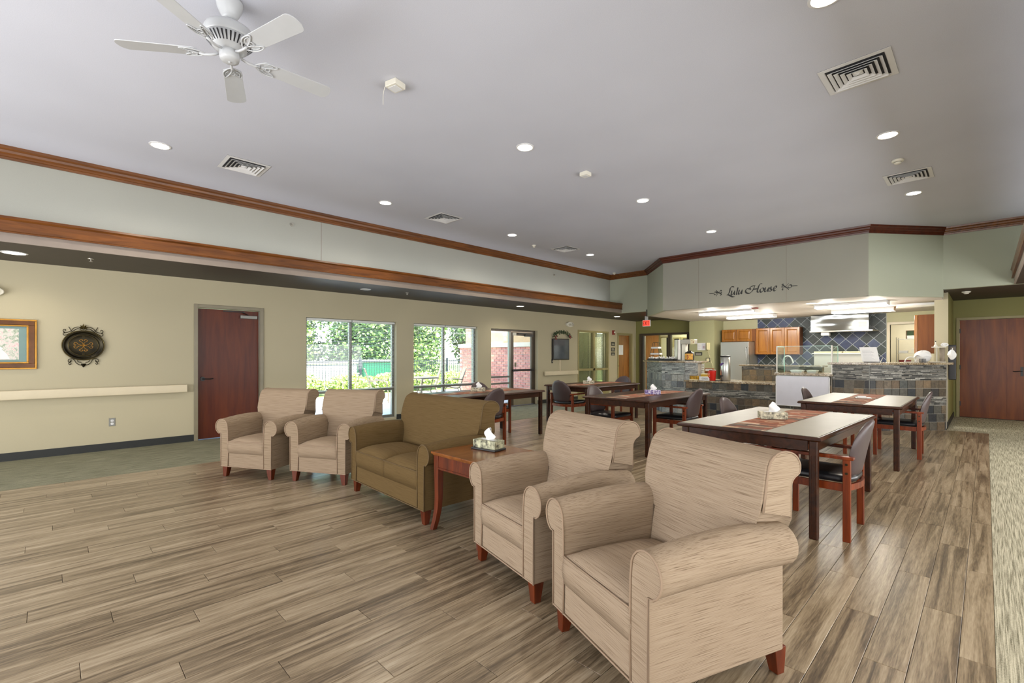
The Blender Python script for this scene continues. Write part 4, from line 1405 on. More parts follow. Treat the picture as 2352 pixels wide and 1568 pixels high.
# ------------------------------------------------------------------ left wall furnishings
def handrail(y0, y1, label):
    t = thing('wall_handrail', label, 'handrail', (XW, y0, .845), 0, 'beige wall handrails')
    L = y1 - y0
    prof = round_poly([(.045, -.06), (.085, -.06), (.085, .062), (.03, .062), (.03, .04), (.045, .03)], .014, 3)
    MB().prism([(x, z) for x, z in prof], .0, L, 'y').build('rail', M['railplastic'], t, bevel=.003)
    n = max(2, int(L / 1.0))
    for i in range(n):
        yy = .12 + (L - .24) * i / (n - 1)
        MB().box(0, yy - .02, -.03, .05, yy + .02, .02).build('bracket', M['railplastic'], t)
    return t
handrail(-1.6, 1.53, 'long beige wall handrail under the picture and bronze plaque, left of the mahogany door')
handrail(9.98, 11.5, 'short beige wall handrail below the wall-mounted screen')

pl_scale = 1.18
def outlet():
    t = thing('wall_outlet', 'steel duplex power outlet low on the left wall beside the mahogany door', 'outlet', (XW, .64, .40), 0)
    MB().box(0, -.036, -.058, .005, .036, .058).build('plate', M['alu'], t, bevel=.002)
    for z in (-.022, .022):
        rr = MB().prism(round_poly([(-.016, z - .015), (.016, z - .015), (.016, z + .015), (-.016, z + .015)], .008, 3), .005, .008, 'x').build('receptacle', M['white'], t)
        for y in (-.006, .006):
            B(.008, y - .001, z - .004, .0085, y + .001, z + .006).build('slot', M['dark'], rr)
outlet()

# framed picture
pf = thing('framed_picture', 'gilt-framed garden print with teal mat on the left wall', 'picture', (XW, -.66, 1.505), 0)
hwp, hh = .54, .325
for a, b, c, mt in ((0, .022, .030, 'gold'), (.020, .075, .045, 'goldbrown'), (.075, .095, .036, 'gold')):
    m = MB()
    for (y0, z0, y1, z1) in ((-hwp + a, hh - b, hwp - a, hh - a), (-hwp + a, -hh + a, hwp - a, -hh + b), (-hwp + a, -hh + b, -hwp + b, hh - b), (hwp - b, -hh + b, hwp - a, hh - b)):
        m.box(.004, y0, z0, c, y1, z1)
    m.build('frame', M[mt], pf, bevel=.004)
B(.004, -hwp + .09, -hh + .09, .014, hwp - .09, hh - .09).build('mat', M['teal_mat'], pf)
B(.0142, -hwp + .15, -hh + .125, .0155, hwp - .165, hh - .125).build('print', M['garden'], pf)
# pale seated figures in the print, flat print
m = MB()
for cy_, sc_ in ((.20, 1.0), (-.02, 1.15), (-.25, 1.0)):
    m.prism([(cy_ - .085 * sc_, -.19), (cy_ + .095 * sc_, -.19), (cy_ + .07 * sc_, -.13), (cy_ + .03 * sc_, -.075), (cy_ - .02 * sc_, -.08), (cy_ - .06 * sc_, -.13)], .0156, .016, 'x')
    m.add([(.0161, cy_ + .03 * math.cos(a * PI / 6), -.058 + .024 * math.sin(a * PI / 6)) for a in range(12)], [tuple(range(12))])
m.build('print_figures', M['paper'], pf)

# oval bronze plaque
pl = thing('wall_plaque', 'oval dark bronze wall plaque with scrollwork, right of the picture', 'plaque', (XW, .335, 1.50), 0)
def oval(r0, r1):
    return [(r0, r1)]
prof = [(1.0, .012), (1.0, .022), (.96, .034), (.90, .036), (.86, .026), (.80, .018), (.74, .018), (.70, .026), (.66, .022), (.40, .020), (.001, .020)]
vs, fs = [], []
n = 48
for r, x in prof:
    for i in range(n):
        a = 2 * PI * i / n
        vs.append((x, .222 * r * math.cos(a), .175 * r * math.sin(a)))
for k in range(len(prof) - 1):
    for i in range(n):
        j = (i + 1) % n
        fs.append((k * n + i, k * n + j, (k + 1) * n + j, (k + 1) * n + i))
MB().add(vs, fs).build('dish', M['bronze_dk'], pl, smooth=True)
MB().tube([(.034, .218 * math.cos(2 * PI * i / 40), .172 * math.sin(2 * PI * i / 40)) for i in range(40)], .006, 8, closed=True).build('rim', M['bronze'], pl, smooth=True)
MB().tube([(.027, .155 * math.cos(2 * PI * i / 40), .122 * math.sin(2 * PI * i / 40)) for i in range(40)], .004, 6, closed=True).build('inner_rim', M['bronze'], pl, smooth=True)
m = MB()
def rosette(m, ang, L=.085, W=.042, kz=.8, x=.027, r=.0028):
    c, s = math.cos(ang), math.sin(ang)
    for sg in (-1, 1):
        pts = [(.012, 0), (L * .55, sg * W * .35), (L * .8, sg * W), (L * 1.0, sg * W * .85), (L * 1.05, sg * W * .35), (L * .9, sg * W * .15), (L * .82, sg * W * .4)]
        m.tube(catmull([(x, u * c - w * s, (u * s + w * c) * kz) for u, w in pts], 4), r, 6)
for k in range(4):
    rosette(m, k * PI / 2, .092 if k % 2 == 0 else .080)
m.lathe([(.012, 0)] , n=6) if False else None
m.build('scroll_medallion', M['gold'], pl, smooth=True)
m = MB()
for k in range(10):
    a = 2 * PI * k / 10
    m.tube([(.026, 0, 0), (.034, .02 * math.cos(a), .016 * math.sin(a))], [.004, .002], 5)
m.build('centre_flower', M['gold'], pl)
m = MB()
for y, z in ((.135, 0), (-.135, 0), (0, .103), (0, -.103)):
    for o in (-.006, .006):
        if abs(y) > .1: m.tube([(.024, y - .014, z + o), (.024, y + .014, z + o)], .0022, 5)
        else: m.tube([(.024, y + o, z - .012), (.024, y + o, z + .012)], .0022, 5)
m.build('hour_marks', M['bronze'], pl)
pl.scale = (1, 1, 1.18)
# crest and pendant scrolls
for top in (1, -1):
    m = MB()
    for sg in (-1, 1):
        if top == 1:
            P1 = [(0, .185), (.05, .215), (.10, .20), (.13, .165), (.17, .15), (.20, .155), (.205, .175), (.185, .185), (.178, .168)]
            P2 = [(.02, .18), (.06, .195), (.10, .17), (.14, .14), (.185, .115), (.205, .125), (.20, .145), (.185, .14)]
            P3 = [(.125, .165), (.135, .19), (.150, .215)]
        else:
            P1 = [(0, -.235), (.04, -.23), (.075, -.205), (.095, -.17), (.12, -.158), (.15, -.165), (.155, -.19), (.135, -.20), (.125, -.185)]
            P2 = [(.02, -.20), (.05, -.195), (.06, -.18), (.05, -.165), (.035, -.175)]
            P3 = [(.12, -.17), (.135, -.19), (.15, -.215), (.135, -.225), (.125, -.21)]
        for P_ in (P1, P2, P3):
            m.tube(catmull([(.014, sg * u, w) for u, w in P_], 4), .0038, 6)
    m.build('crest_scrolls' if top == 1 else 'pendant_scrolls', M['bronze_dk'], pl, smooth=True)
m = MB()
for a in (-70, -38, 0, 38, 70):
    r_ = math.radians(90 + a)
    c, s = math.cos(r_), math.sin(r_)
    L = .062 if a == 0 else .055
    m.add([(.016, 0, .195), (.026, .5 * L * c - .012 * s, .195 + .5 * L * s + .012 * c), (.018, L * c, .195 + L * s), (.026, .5 * L * c + .012 * s, .195 + .5 * L * s - .012 * c)], [(0, 1, 2, 3)])
m.build('crest_leaves', M['bronze'], pl, solid=.004)
MB().add([(.014, -.028, -.215), (.014, .028, -.215), (.014, .018, -.24), (.014, 0, -.262), (.014, -.018, -.24), (.03, 0, -.23)], [(0, 1, 5), (1, 2, 5), (2, 3, 5), (3, 4, 5), (4, 0, 5)]).build('pendant_drop', M['bronze_dk'], pl)

# emergency lights
def emergency(y, z, label):
    t = thing('emergency_light', label, 'emergency light', (XW, y, z), 0, 'twin-lamp emergency lights')
    pts = [(.16 * math.cos(2 * PI * i / 24) * (1 if abs(math.cos(2 * PI * i / 24)) < .8 else 1.06), .075 * math.sin(2 * PI * i / 24)) for i in range(24)]
    MB().prism(pts, 0, .07, 'x').build('housing', M['offwhite'], t, bevel=.012, seg=3)
    for s in (-1, 1):
        h = MB().cyl((.065, s * .07, 0), (.105, s * .075, -.01), .04, .046, 20).build('lamp_head', M['offwhite'], t)
        MB().cyl((.104, s * .075, -.01), (.108, s * .075, -.011), .036, n=20).build('lens', M['steelb'], h)
emergency(11.15, 2.29, 'white twin-lamp emergency light above the wreath and screen')
emergency(-.58, 2.17, 'white twin-lamp emergency light at the left picture edge above the framed print')

# wall screen with wreath
tv = thing('wall_screen', 'dark flat screen in a black frame mounted under the wreath', 'screen', (XW, 10.72, 1.54), 0)
B(.0, -.37, -.31, .06, .37, .31).build('housing', M['dark'], tv, bevel=.006)
m_ = plain('screen_glass', C(84, 90, 96), .08, var=.1, scale=3)
B(.06, -.34, -.28, .064, .34, .285).build('screen', m_, tv)
B(0, -.03, -.64, .012, .03, -.31).build('cable_cover', M['railplastic'], tv)
wr = thing('wreath_swag', 'silk leaf and red flower swag draped above the screen', 'wreath', (XW + .06, 10.75, 1.90), 0)
rn = random.Random(3)
m = MB()
for k in range(150):
    a = rn.random() * PI
    y = .36 * math.cos(a) + rn.gauss(0, .02)
    z = .15 * math.sin(a) + rn.gauss(0, .025)
    x = rn.uniform(-.03, .05)
    d = Vector((rn.uniform(-.3, .6), rn.uniform(-1, 1), rn.uniform(-1, 1))).normalized() * .05
    w = d.orthogonal().normalized() * .014
    p = Vector((x, y, z))
    m.add([p, p + d * .5 + w, p + d, p + d * .5 - w], [(0, 1, 2, 3)])
stuff(m.build('leaves', M['leafgreen'], wr, fix=False))
m = MB()
for cy_, cz_ in ((-.36, -.02), (-.31, .02), (-.33, -.06), (.34, 0), (.30, .03)):
    for k in range(7):
        a = 2 * PI * k / 7
        m.add([(.04, cy_, cz_), (.055, cy_ + .035 * math.cos(a), cz_ + .035 * math.sin(a)), (.05, cy_ + .035 * math.cos(a + .7), cz_ + .035 * math.sin(a + .7))], [(0, 1, 2)])
m.build('flowers', M['berry'], wr, fix=False)
MB().tube(catmull([(0, .36 * math.cos(a * PI / 8), .15 * math.sin(a * PI / 8)) for a in range(9)], 3), .008, 6).build('stem', M['bark'], wr)
t = thing('wall_switch', 'small dark wall switch plate below the left corner of the screen', 'switch', (XW, 10.37, 1.19), 0)
MB().box(0, -.03, -.055, .008, .03, .055).build('plate', M['dark'], t, bevel=.002)
MB().box(.008, -.008, -.018, .016, .008, .018).build('toggle', M['steelb'], t)
# fire alarm and room signs
t = thing('fire_alarm', 'red wall fire alarm strobe between office window and oak door', 'alarm', (XW, 13.52, 2.13), 0)
MB().box(0, -.055, -.075, .05, .055, .075).build('housing', M['firered'], t, bevel=.006)
MB().box(.05, -.02, -.02, .085, .035, .03).build('strobe_lens', M['offwhite'], t, bevel=.006)
for i, z in enumerate((1.75, 1.56, 1.41)):
    t = thing('room_sign', '%s small black room sign beside the oak office door' % ['topmost', 'middle', 'lowest'][i], 'sign', (XW, 13.52, z), 0, 'black room signs by the office door')
    hz = .065 if i < 2 else .05
    MB().box(0, -.11, -hz, .008, .11, hz).build('plate', M['blacksign'], t)
    for q in range(2 if i != 1 else 3):
        B(.008, -.08, -.028 + q * .026, .009, .075 - .02 * q, -.02 + q * .026).build('lettering', M['offwhite'], t)
t = thing('posted_notice', 'white paper notice posted on the oak office door', 'notice', (XW - .08, 14.1, 1.55), 0)
B(.0, -.16, -.16, .004, .16, .16).build('sheet', M['paper'], t)
frame_y(-.17, .17, -.17, .17, .012, .0, .008, bottom=True).build('border', M['offwhite'], t)
# exit sign hanging from the soffit
ex = thing('exit_sign', 'red EXIT sign hanging from the soffit in front of the far glazed opening', 'exit sign', (-7.42, 13.2, 2.36), 0)
B(-.16, -.02, -.10, .16, .02, .10).build('housing', M['white'], ex, bevel=.006)
B(-.145, -.0225, -.085, .145, -.02, .085).build('face', M['exit_face'], ex)
B(-.06, -.015, .10, .06, .015, .22).build('mount', M['white'], ex)
def bar(m, x0, z0, x1, z1, y=-.0245, w=.016):
    p, q = Vector((x0, z0)), Vector((x1, z1))
    d = (q - p).normalized()
    n_ = Vector((-d.y, d.x)) * w / 2
    pts = [p + n_, q + n_, q - n_, p - n_]
    m.prism([(a.x, a.y) for a in pts], y, y + .002, 'y')
def letter_bars(L):
    return {'E': [(0, -.06, 0, .06), (0, .052, .05, .052), (0, 0, .042, 0), (0, -.052, .05, -.052)], 'X': [(0, -.06, .052, .06), (0, .06, .052, -.06)],
            'I': [(.008, -.06, .008, .06)], 'T': [(0, .052, .056, .052), (.028, -.06, .028, .06)]}[L]
x = -.125
for L, adv in (('E', .07), ('X', .074), ('I', .036), ('T', .06)):
    m = MB()
    for b in letter_bars(L):
        bar(m, x + b[0], b[1], x + b[2], b[3])
    m.build('letter', M['exit_red'], ex)
    x += adv
ex.scale = (.82, 1, 1)
# ------------------------------------------------------------------ slate-clad bar
TILES = {}
def tile_obj(w, h, mat, parent, p, ang, z, name='tile', dep=.010):
    key = (round(w, 3), round(h, 3), mat.name)
    if key not in TILES:
        g = .0035
        b = .002
        m = MB()
        m.add([(g, 0, g), (w - g, 0, g), (w - g, 0, h - g), (g, 0, h - g),
               (g, -dep + b, g), (w - g, -dep + b, g), (w - g, -dep + b, h - g), (g, -dep + b, h - g),
               (g + b, -dep, g + b), (w - g - b, -dep, g + b), (w - g - b, -dep, h - g - b), (g + b, -dep, h - g - b)],
              [(0, 1, 5, 4), (1, 2, 6, 5), (2, 3, 7, 6), (3, 0, 4, 7), (4, 5, 9, 8), (5, 6, 10, 9), (6, 7, 11, 10), (7, 4, 8, 11), (8, 9, 10, 11)])
        me = m.mesh(name)
        me.materials.append(mat)
        TILES[key] = me
    o = bpy.data.objects.new(name, TILES[key])
    COL.objects.link(o)
    o.parent = parent
    o.location = (p[0] - parent.location.x, p[1] - parent.location.y, z - parent.location.z)
    o.rotation_euler.z = ang
    return o
rt = random.Random(11)
def clad(parent, p, q, bands, tm, sm, tw=.152):
    p, q = Vector(p), Vector(q)
    L = (q - p).length
    d = (q - p) / L
    ang = math.atan2(d.y, d.x)
    nv_ = Vector((d.y, -d.x))
    st = MB()
    for z0, z1, kind in bands:
        if kind == 't':
            rows = max(1, round((z1 - z0) / .15))
            h = (z1 - z0) / rows
            for r in range(rows):
                x = -rt.random() * tw
                while x < L - .001:
                    a, b = max(0, x), min(L, x + tw)
                    if b - a > .015:
                        pp = p + d * a
                        tile_obj(b - a, h, tm, parent, pp, ang, z0 + r * h)
                    x += tw
        else:
            z = z0
            while z < z1 - .006:
                h = rt.choice((.011, .014, .018, .024))
                h = min(h, z1 - z)
                x = -rt.random() * .15
                while x < L - .004:
                    w = rt.uniform(.05, .22)
                    a, b = max(0, x) + .0012, min(L, x + w) - .0012
                    if b - a > .006:
                        t = rt.uniform(.006, .016)
                        P0, P1 = p + d * a, p + d * b
                        F0, F1 = P0 + nv_ * t, P1 + nv_ * t
                        za, zb = z + .001, z + h - .001
                        st.add([(F0.x, F0.y, za), (F1.x, F1.y, za), (F1.x, F1.y, zb), (F0.x, F0.y, zb), (P0.x, P0.y, za), (P1.x, P1.y, za), (P1.x, P1.y, zb), (P0.x, P0.y, zb)],
                               [(0, 1, 2, 3), (0, 4, 5, 1), (3, 2, 6, 7), (0, 3, 7, 4), (1, 5, 6, 2)])
                    x += w
                z += h
    if st.v:
        lx = parent.location
        st.v = [(v[0] - lx.x, v[1] - lx.y, v[2] - lx.z) for v in st.v]
        stuff(st.build('mosaic_strips', sm, parent, fix=False))
BT = [(.0, .45, 't'), (.45, .61, 's'), (.61, .91, 't'), (.91, 1.19, 's')]
BLOW = [(.0, .45, 't'), (.45, .61, 's'), (.61, .76, 't')]
# left tall end
L_ = [(-6.52, 11.62), (-5.49, 10.5), (-4.92, 10.5), (-4.71, 10.71)]
bl = thing('bar_wall', 'pale slate-tiled tall bar end with angled sides, at the left end of the serving counter', 'bar', (-5.3, 10.9, 0))
core = L_ + [(-4.71, 10.95), (-5.3, 10.95), (-6.3, 11.9)]
MB().prism([(x + 5.3, y - 10.9) for x, y in core], 0, 1.19).build('core', M['grout'], bl)
clad(bl, L_[0], L_[1], BT, M['slate_lt'], M['stick_lt'])
clad(bl, L_[1], L_[2], BT, M['slate_lt'], M['stick_lt'])
clad(bl, L_[2], L_[3], BT, M['slate_lt'], M['stick_lt'])
top = [(-6.62, 11.58), (-5.53, 10.42), (-4.88, 10.42), (-4.62, 10.68), (-4.62, 11.05), (-5.3, 11.15), (-6.35, 12.05)]
o = MB().prism([(x, y) for x, y in top], 1.192, 1.23).build('countertop', M['granite'], bevel=.006)
tag(o, 'raised speckled granite top on the left bar end, holding trays and urn', 'countertop')
# low counter
lo = thing('bar_wall', 'low dark slate-tiled serving counter front between the tall bar ends', 'bar', (-3.9, 10.6, 0))
MB().box(-.98, -.1, 0, .90, .25, .755).build('core', M['grout'], lo)
clad(lo, (-4.90, 10.5), (-3.0, 10.5), BLOW, M['slate'], M['stick'])
tag(B(-4.9, 10.41, .758, -3.0, 11.39, .795).build('countertop', M['granite'], bevel=.005), 'low speckled granite counter with red pitcher and steel urn', 'countertop')
# back partition of the low counter
bp_ = thing('bar_wall', 'brown slate-tiled partition with thin granite cap behind the low counter', 'bar', (-3.2, 11.45, 0))
MB().box(-.78, -.045, .0, .81, .12, 1.115).build('core', M['grout'], bp_)
clad(bp_, (-3.98, 11.405), (-2.40, 11.405), [(.78, 1.04, 't'), (1.04, 1.115, 's')], M['slate_br'], M['stick'])
tag(B(-4.03, 11.36, 1.118, -2.34, 11.62, 1.15).build('countertop', M['granite'], bevel=.005), 'thin granite cap on the brown slate partition beneath the maple cabinets', 'countertop')
# middle section with sneeze guard
ms = thing('bar_wall', 'slate-tiled counter front behind the propped whiteboard', 'bar', (-2.52, 10.6, 0))
MB().box(-.475, -.1, 0, .475, .25, .965).build('core', M['grout'], ms)
clad(ms, (-2.99, 10.5), (-2.05, 10.5), [(.0, .45, 't'), (.45, .61, 's'), (.61, .965, 't')], M['slate'], M['stick'])
tag(B(-3.02, 10.42, .968, -2.02, 11.3, 1.005).build('countertop', M['granite'], bevel=.005), 'granite counter below the glass sneeze guard', 'countertop')
# right tall section
R_ = [(-2.04, 10.5), (-1.48, 10.5), (-.52, 11.62)]
br = thing('bar_wall', 'tall dark slate-tiled bar front at the right, beside the green hallway wall', 'bar', (-1.3, 11.0, 0))
core = R_ + [(-.52, 12.1), (-.85, 12.1), (-1.62, 10.95), (-2.04, 10.95)]
MB().prism([(x + 1.3, y - 11.0) for x, y in core], 0, 1.19).build('core', M['grout'], br)
clad(br, R_[0], R_[1], BT, M['slate'], M['stick'])
clad(br, R_[1], R_[2], BT, M['slate'], M['stick'])
MB().prism([(-1.485 + 1.3, -.508), (-1.475 + 1.3, -.508), (-1.475 + 1.3, -.495), (-1.485 + 1.3, -.495)], 0, 1.19).build('corner_strip', M['alu'], br)
top = [(-2.10, 10.41), (-1.44, 10.41), (-.42, 11.60), (-.42, 11.86), (-.5, 12.2), (-.95, 12.2), (-1.66, 11.1), (-2.10, 11.1)]
tag(MB().prism(top, 1.192, 1.23).build('countertop', M['granite'], bevel=.006), 'raised speckled granite top on the tall right bar with paper stand and utensils', 'countertop')

# whiteboard propped on the bar
wb = thing('whiteboard', 'blank white marker board propped against the bar under the sneeze guard', 'whiteboard', (-2.53, 10.44, .37))
MB().prism(round_poly([(-.45, 0), (.45, 0), (.45, .58), (-.45, .58)], .03, 4), 0, .02, 'y').build('board', M['whiteboard'], wb)
m = MB()
R1 = round_poly([(-.455, -.005), (.455, -.005), (.455, .585), (-.455, .585)], .035, 4)
m.tube([(x, -.003, z) for x, z in R1], .008, 6, closed=True)
m.build('rim', M['white'], wb, smooth=True)
for x in (-.2, .25):
    MB().box(x - .006, .0, -.374, x + .006, .012, .002).build('support_leg', M['alu'], wb)
# sneeze guard
sg = thing('sneeze_guard', 'clear glass sneeze guard with steel posts on the serving counter', 'sneeze guard', (-2.52, 10.6, 1.005))
for x in (-.47, .47):
    MB().box(x - .012, -.10, 0, x + .012, -.07, .545).build('post', M['steelb'], sg, bevel=.003)
    MB().prism(round_poly([(-.08, 0), (.42, 0), (.42, .53), (-.08, .53)], .04, 4), x - .004, x + .004, 'x').build('end_pane', M['glassg'], sg)
    MB().box(x - .03, -.11, 0, x + .03, -.06, .012).build('foot', M['steelb'], sg)
    MB().cyl((x, -.085, .44), (x, -.115, .44), .012, n=12).build('clamp_knob', M['steelb'], sg)
MB().box(-.455, -.093, .03, .455, -.083, .535).build('front_pane', M['glassg'], sg)
MB().box(-.455, -.095, .535, .455, -.081, .543).build('glass_edge', M['glassedge'], sg)
for x in (-.47, .47):
    MB().tube([(x, -.078, .01), (x, -.078, .49), (x, -.04, .53), (x, .38, .53), (x, .42, .49), (x, .42, .01)], .006, 6).build('glass_edge', M['glassedge'], sg)

# ------------------------------------------------------------------ things on the left bar and low counter
def tray(x, y, z, w, d, label, seed, n=22, mat=None):
    t = thing('snack_tray', label, 'tray', (x, y, z), 0, 'dark trays of wrapped packets')
    MB().box(-w / 2, -d / 2, 0, w / 2, d / 2, .012).box(-w / 2, -d / 2, .012, w / 2, -d / 2 + .008, .05).box(-w / 2, d / 2 - .008, .012, w / 2, d / 2, .05).box(-w / 2, -d / 2, .012, -w / 2 + .008, d / 2, .05).box(w / 2 - .008, -d / 2, .012, w / 2, d / 2, .05).build('tray', M['dark'], t)
    r = random.Random(seed)
    m = MB()
    for k in range(n):
        px, py = r.uniform(-w / 2 + .02, w / 2 - .02), r.uniform(-d / 2 + .02, d / 2 - .02)
        a = r.random() * PI
        c, s = math.cos(a) * .026, math.sin(a) * .026
        zz = .045 + r.random() * .04
        m.add([(px - c, py - s, zz), (px + s * .6, py - c * .6, zz + .012), (px + c, py + s, zz + .004), (px - s * .6, py + c * .6, zz + .018), (px, py, zz + .022), (px, py, zz - .02)],
              [(0, 1, 4), (1, 2, 4), (2, 3, 4), (3, 0, 4), (0, 5, 1), (1, 5, 2), (2, 5, 3), (3, 5, 0)])
    stuff(m.build('packets', mat or M['paper'], t, fix=False))
    return t
tray(-6.08, 11.17, 1.23, .24, .2, 'dark tray of wrapped packets at the far left of the granite bar top', 1)
tray(-5.72, 10.86, 1.23, .24, .2, 'dark tray of wrapped packets in front of the tiered stand', 2)
tray(-5.37, 10.66, 1.23, .26, .16, 'dark tray of wrapped packets between tiered stand and dispenser', 3)
ts = thing('tiered_stand', 'two-shelf wire stand shaped like a small ladder on the left bar end', 'stand', (-6.15, 11.44, 1.23))
m = MB()
for sx in (-1, 1):
    for sy in (-1, 1):
        m.tube([(sx * .16, sy * .10, 0), (sx * .065, sy * .04, .47)], .007, 6)
m.tube([(-.065, -.04, .47), (.065, -.04, .47), (.065, .04, .47), (-.065, .04, .47)], .007, 6, closed=True)
m.build('frame', M['bronze_frame'], ts)
for z, w in ((.15, .135), (.31, .105)):
    MB().box(-w, -.08, z, w, .08, z + .045).build('shelf', M['white'], ts, bevel=.004)
dp = thing('beverage_dispenser', 'tall steel drink dispenser draped in clear plastic on the left bar end', 'dispenser', (-5.24, 10.88, 1.23))
def drape(u, v):
    a = 2 * PI * u
    w = .095 + .012 * math.sin(6 * a + 4 * v)
    return (w * (abs(math.cos(a)) ** .5) * (1 if math.cos(a) > 0 else -1) , .085 * (abs(math.sin(a)) ** .5) * (1 if math.sin(a) > 0 else -1) + .006 * math.sin(9 * a), .03 + .48 * v)
MB().grid(drape, 40, 8).build('plastic_cover', M['steelb'], dp, smooth=True)
MB().box(-.085, -.07, 0, .085, .07, .505).build('body', M['steelb'], dp, bevel=.006)
br_ = thing('coffee_brewer', 'tall pale coffee brewer with an overhanging head and illustrated end panel', 'coffee maker', (-5.0, 10.84, 1.23))
MB().box(-.13, -.06, 0, -.04, .08, .40).build('column', M['offwhite'], br_, bevel=.004)
hd_ = MB().box(-.13, -.09, .40, .19, .08, .51).build('head', M['steelb'], br_, bevel=.008)
MB().box(.10, -.094, .395, .195, -.088, .51).build('picture_panel', M['cream'], hd_)
MB().add([(.12, -.0945, .47), (.14, -.0945, .49), (.15, -.0945, .46)], [(0, 1, 2)]).add([(.155, -.0945, .44), (.175, -.0945, .47), (.18, -.0945, .42)], [(0, 1, 2)]).add([(.125, -.0945, .42), (.15, -.0945, .43), (.14, -.0945, .41)], [(0, 1, 2)]).build('panel_marks', M['firered'], hd_)
MB().box(-.13, -.09, 0, .16, .08, .012).build('base', M['steelb'], br_)
ur = thing('tea_urn', 'black drink canister with an orange illustrated label under the brewer head', 'canister', (-4.93, 10.76, 1.243))
MB().lathe([(.098, 0), (.105, .01), (.105, .17), (.09, .19), (.06, .2), (.055, .215), (.001, .217)], n=28).build('body', M['dark'], ur, smooth=True)
n = 14
m = MB()
vs = []
for i in range(n + 1):
    a = math.radians(-150 + 120 * i / n + 10)
    vs += [(.1065 * math.cos(a), .1065 * math.sin(a), .018), (.1065 * math.cos(a), .1065 * math.sin(a), .16)]
lb = m.add(vs, [(2 * i, 2 * i + 2, 2 * i + 3, 2 * i + 1) for i in range(n)]).build('label', M['orangecard'], ur)
vs = [(.1075 * math.cos(math.radians(-90 + a)), .1075 * math.sin(math.radians(-90 + a)), z) for a, z in ((-6, .04), (4, .08), (-4, .12), (6, .14), (12, .11), (14, .06), (6, .04))]
MB().add(vs, [tuple(range(7))]).build('label_figure', M['berry'], ur)
MB().tube([(.03 * math.cos(a), .03 * math.sin(a), .215 + .012 * math.sin(a)) for a in [k * PI / 6 for k in range(12)]], .008, 6, closed=True).build('lid_handle', M['dark'], ur)
# low counter things
sp_ = thing('packet_rack', 'amber sugar packet rack at the left end of the low counter', 'rack', (-4.74, 10.6, .795))
MB().box(-.1, -.05, 0, .1, .05, .015).build('base', M['cream'], sp_)
for k in range(7):
    MB().box(-.094 + k * .027, -.04, .015, -.073 + k * .027, .04, .095).build('packet_row', M['amber'], sp_, bevel=.002)
t = thing('yellow_box', 'yellow card box on the low counter behind the white packet rack', 'box', (-4.50, 10.75, .795))
MB().box(-.13, -.06, 0, .13, .06, .14).build('body', M['yellow'], t, bevel=.003)
MB().box(-.132, -.062, .13, .132, .062, .147).build('lid', M['cream'], t)
t = thing('condiment_box', 'white box with printed loops in front of the yellow box', 'box', (-4.48, 10.56, .795))
MB().box(-.11, -.045, 0, .11, .045, .085).build('body', M['white'], t, bevel=.002)
m = MB()
for k in range(5):
    m.tube([(-.04 + k * .028 + .012 * math.cos(a * PI / 5), -.0465, .042 + .022 * math.sin(a * PI / 5)) for a in range(10)], .002, 4, closed=True)
m.build('printed_loops', M['ventdark'], t)
t = thing('pitcher', 'red plastic pitcher on the low counter beside the steel urn', 'pitcher', (-4.32, 10.6, .795), 4.2)
MB().lathe([(.060, 0), (.064, .01), (.072, .2), (.078, .225), (.074, .225), (.068, .2), (.058, .02), (.001, .018)], n=28).build('body', M['red'], t, smooth=True)
MB().lathe([(.078, .223), (.079, .235), (.05, .24), (.001, .242)], n=28).build('lid', M['firered'], t, smooth=True)
MB().tube(catmull([(.070, 0, .19), (.115, 0, .19), (.118, 0, .10), (.066, 0, .06)], 5), .008, 8).build('handle', M['red'], t, smooth=True)
t = thing('tea_dispenser', 'tall round stainless tea dispenser with black lid on the low counter', 'dispenser', (-4.09, 10.72, .795))
MB().lathe([(.10, 0), (.105, .01), (.105, .52), (.10, .53)], n=32).build('body', M['steel'], t, smooth=True)
MB().lathe([(.108, .53), (.108, .555), (.06, .565), (.001, .566)], n=32).build('lid', M['dark'], t, smooth=True)
MB().box(-.05, -.17, .10, -.02, -.10, .125).box(-.045, -.17, .06, -.025, -.15, .115).build('tap', M['dark'], t)
MB().box(-.16, -.15, 0, -.02, -.06, .012).build('drip_tray', M['dark'], t)
m = MB()
for k, (dx, dz, rr_) in enumerate(((-.045, .37, .03), (-.02, .385, .028), (-.06, .35, .025))):
    m.add([(dx + rr_ * math.cos(a * PI / 5), -.104 - .001 * k, dz + rr_ * .6 * math.sin(a * PI / 5)) for a in range(10)], [tuple(range(10))])
m.build('decal', plain('purple_decal', C(84, 52, 120), .4, var=.4, scale=40), t)
t = thing('wooden_file', 'brown cardboard file standing on the low counter under the telephone', 'box', (-4.56, 11.0, .795))
MB().box(-.1, -.03, 0, .1, .03, .27).build('body', M['door3'], t, bevel=.003)
B(-.08, -.032, .20, .08, -.030, .25).build('label_strip', M['paper'], t)
t = thing('wire_card_rack', 'white wire card rack on the low counter beside the tall bar end', 'rack', (-4.70, 10.93, .795))
m = MB()
for k in range(6):
    m.box(-.045, -.03, .05 + k * .055, .045, -.02, .085 + k * .055)
m.build('cards', M['paper'], t)
MB().tube([(-.05, -.015, 0), (-.05, -.015, .38), (.05, -.015, .38), (.05, -.015, 0)], .005, 6).build('wire_frame', M['white'], t)
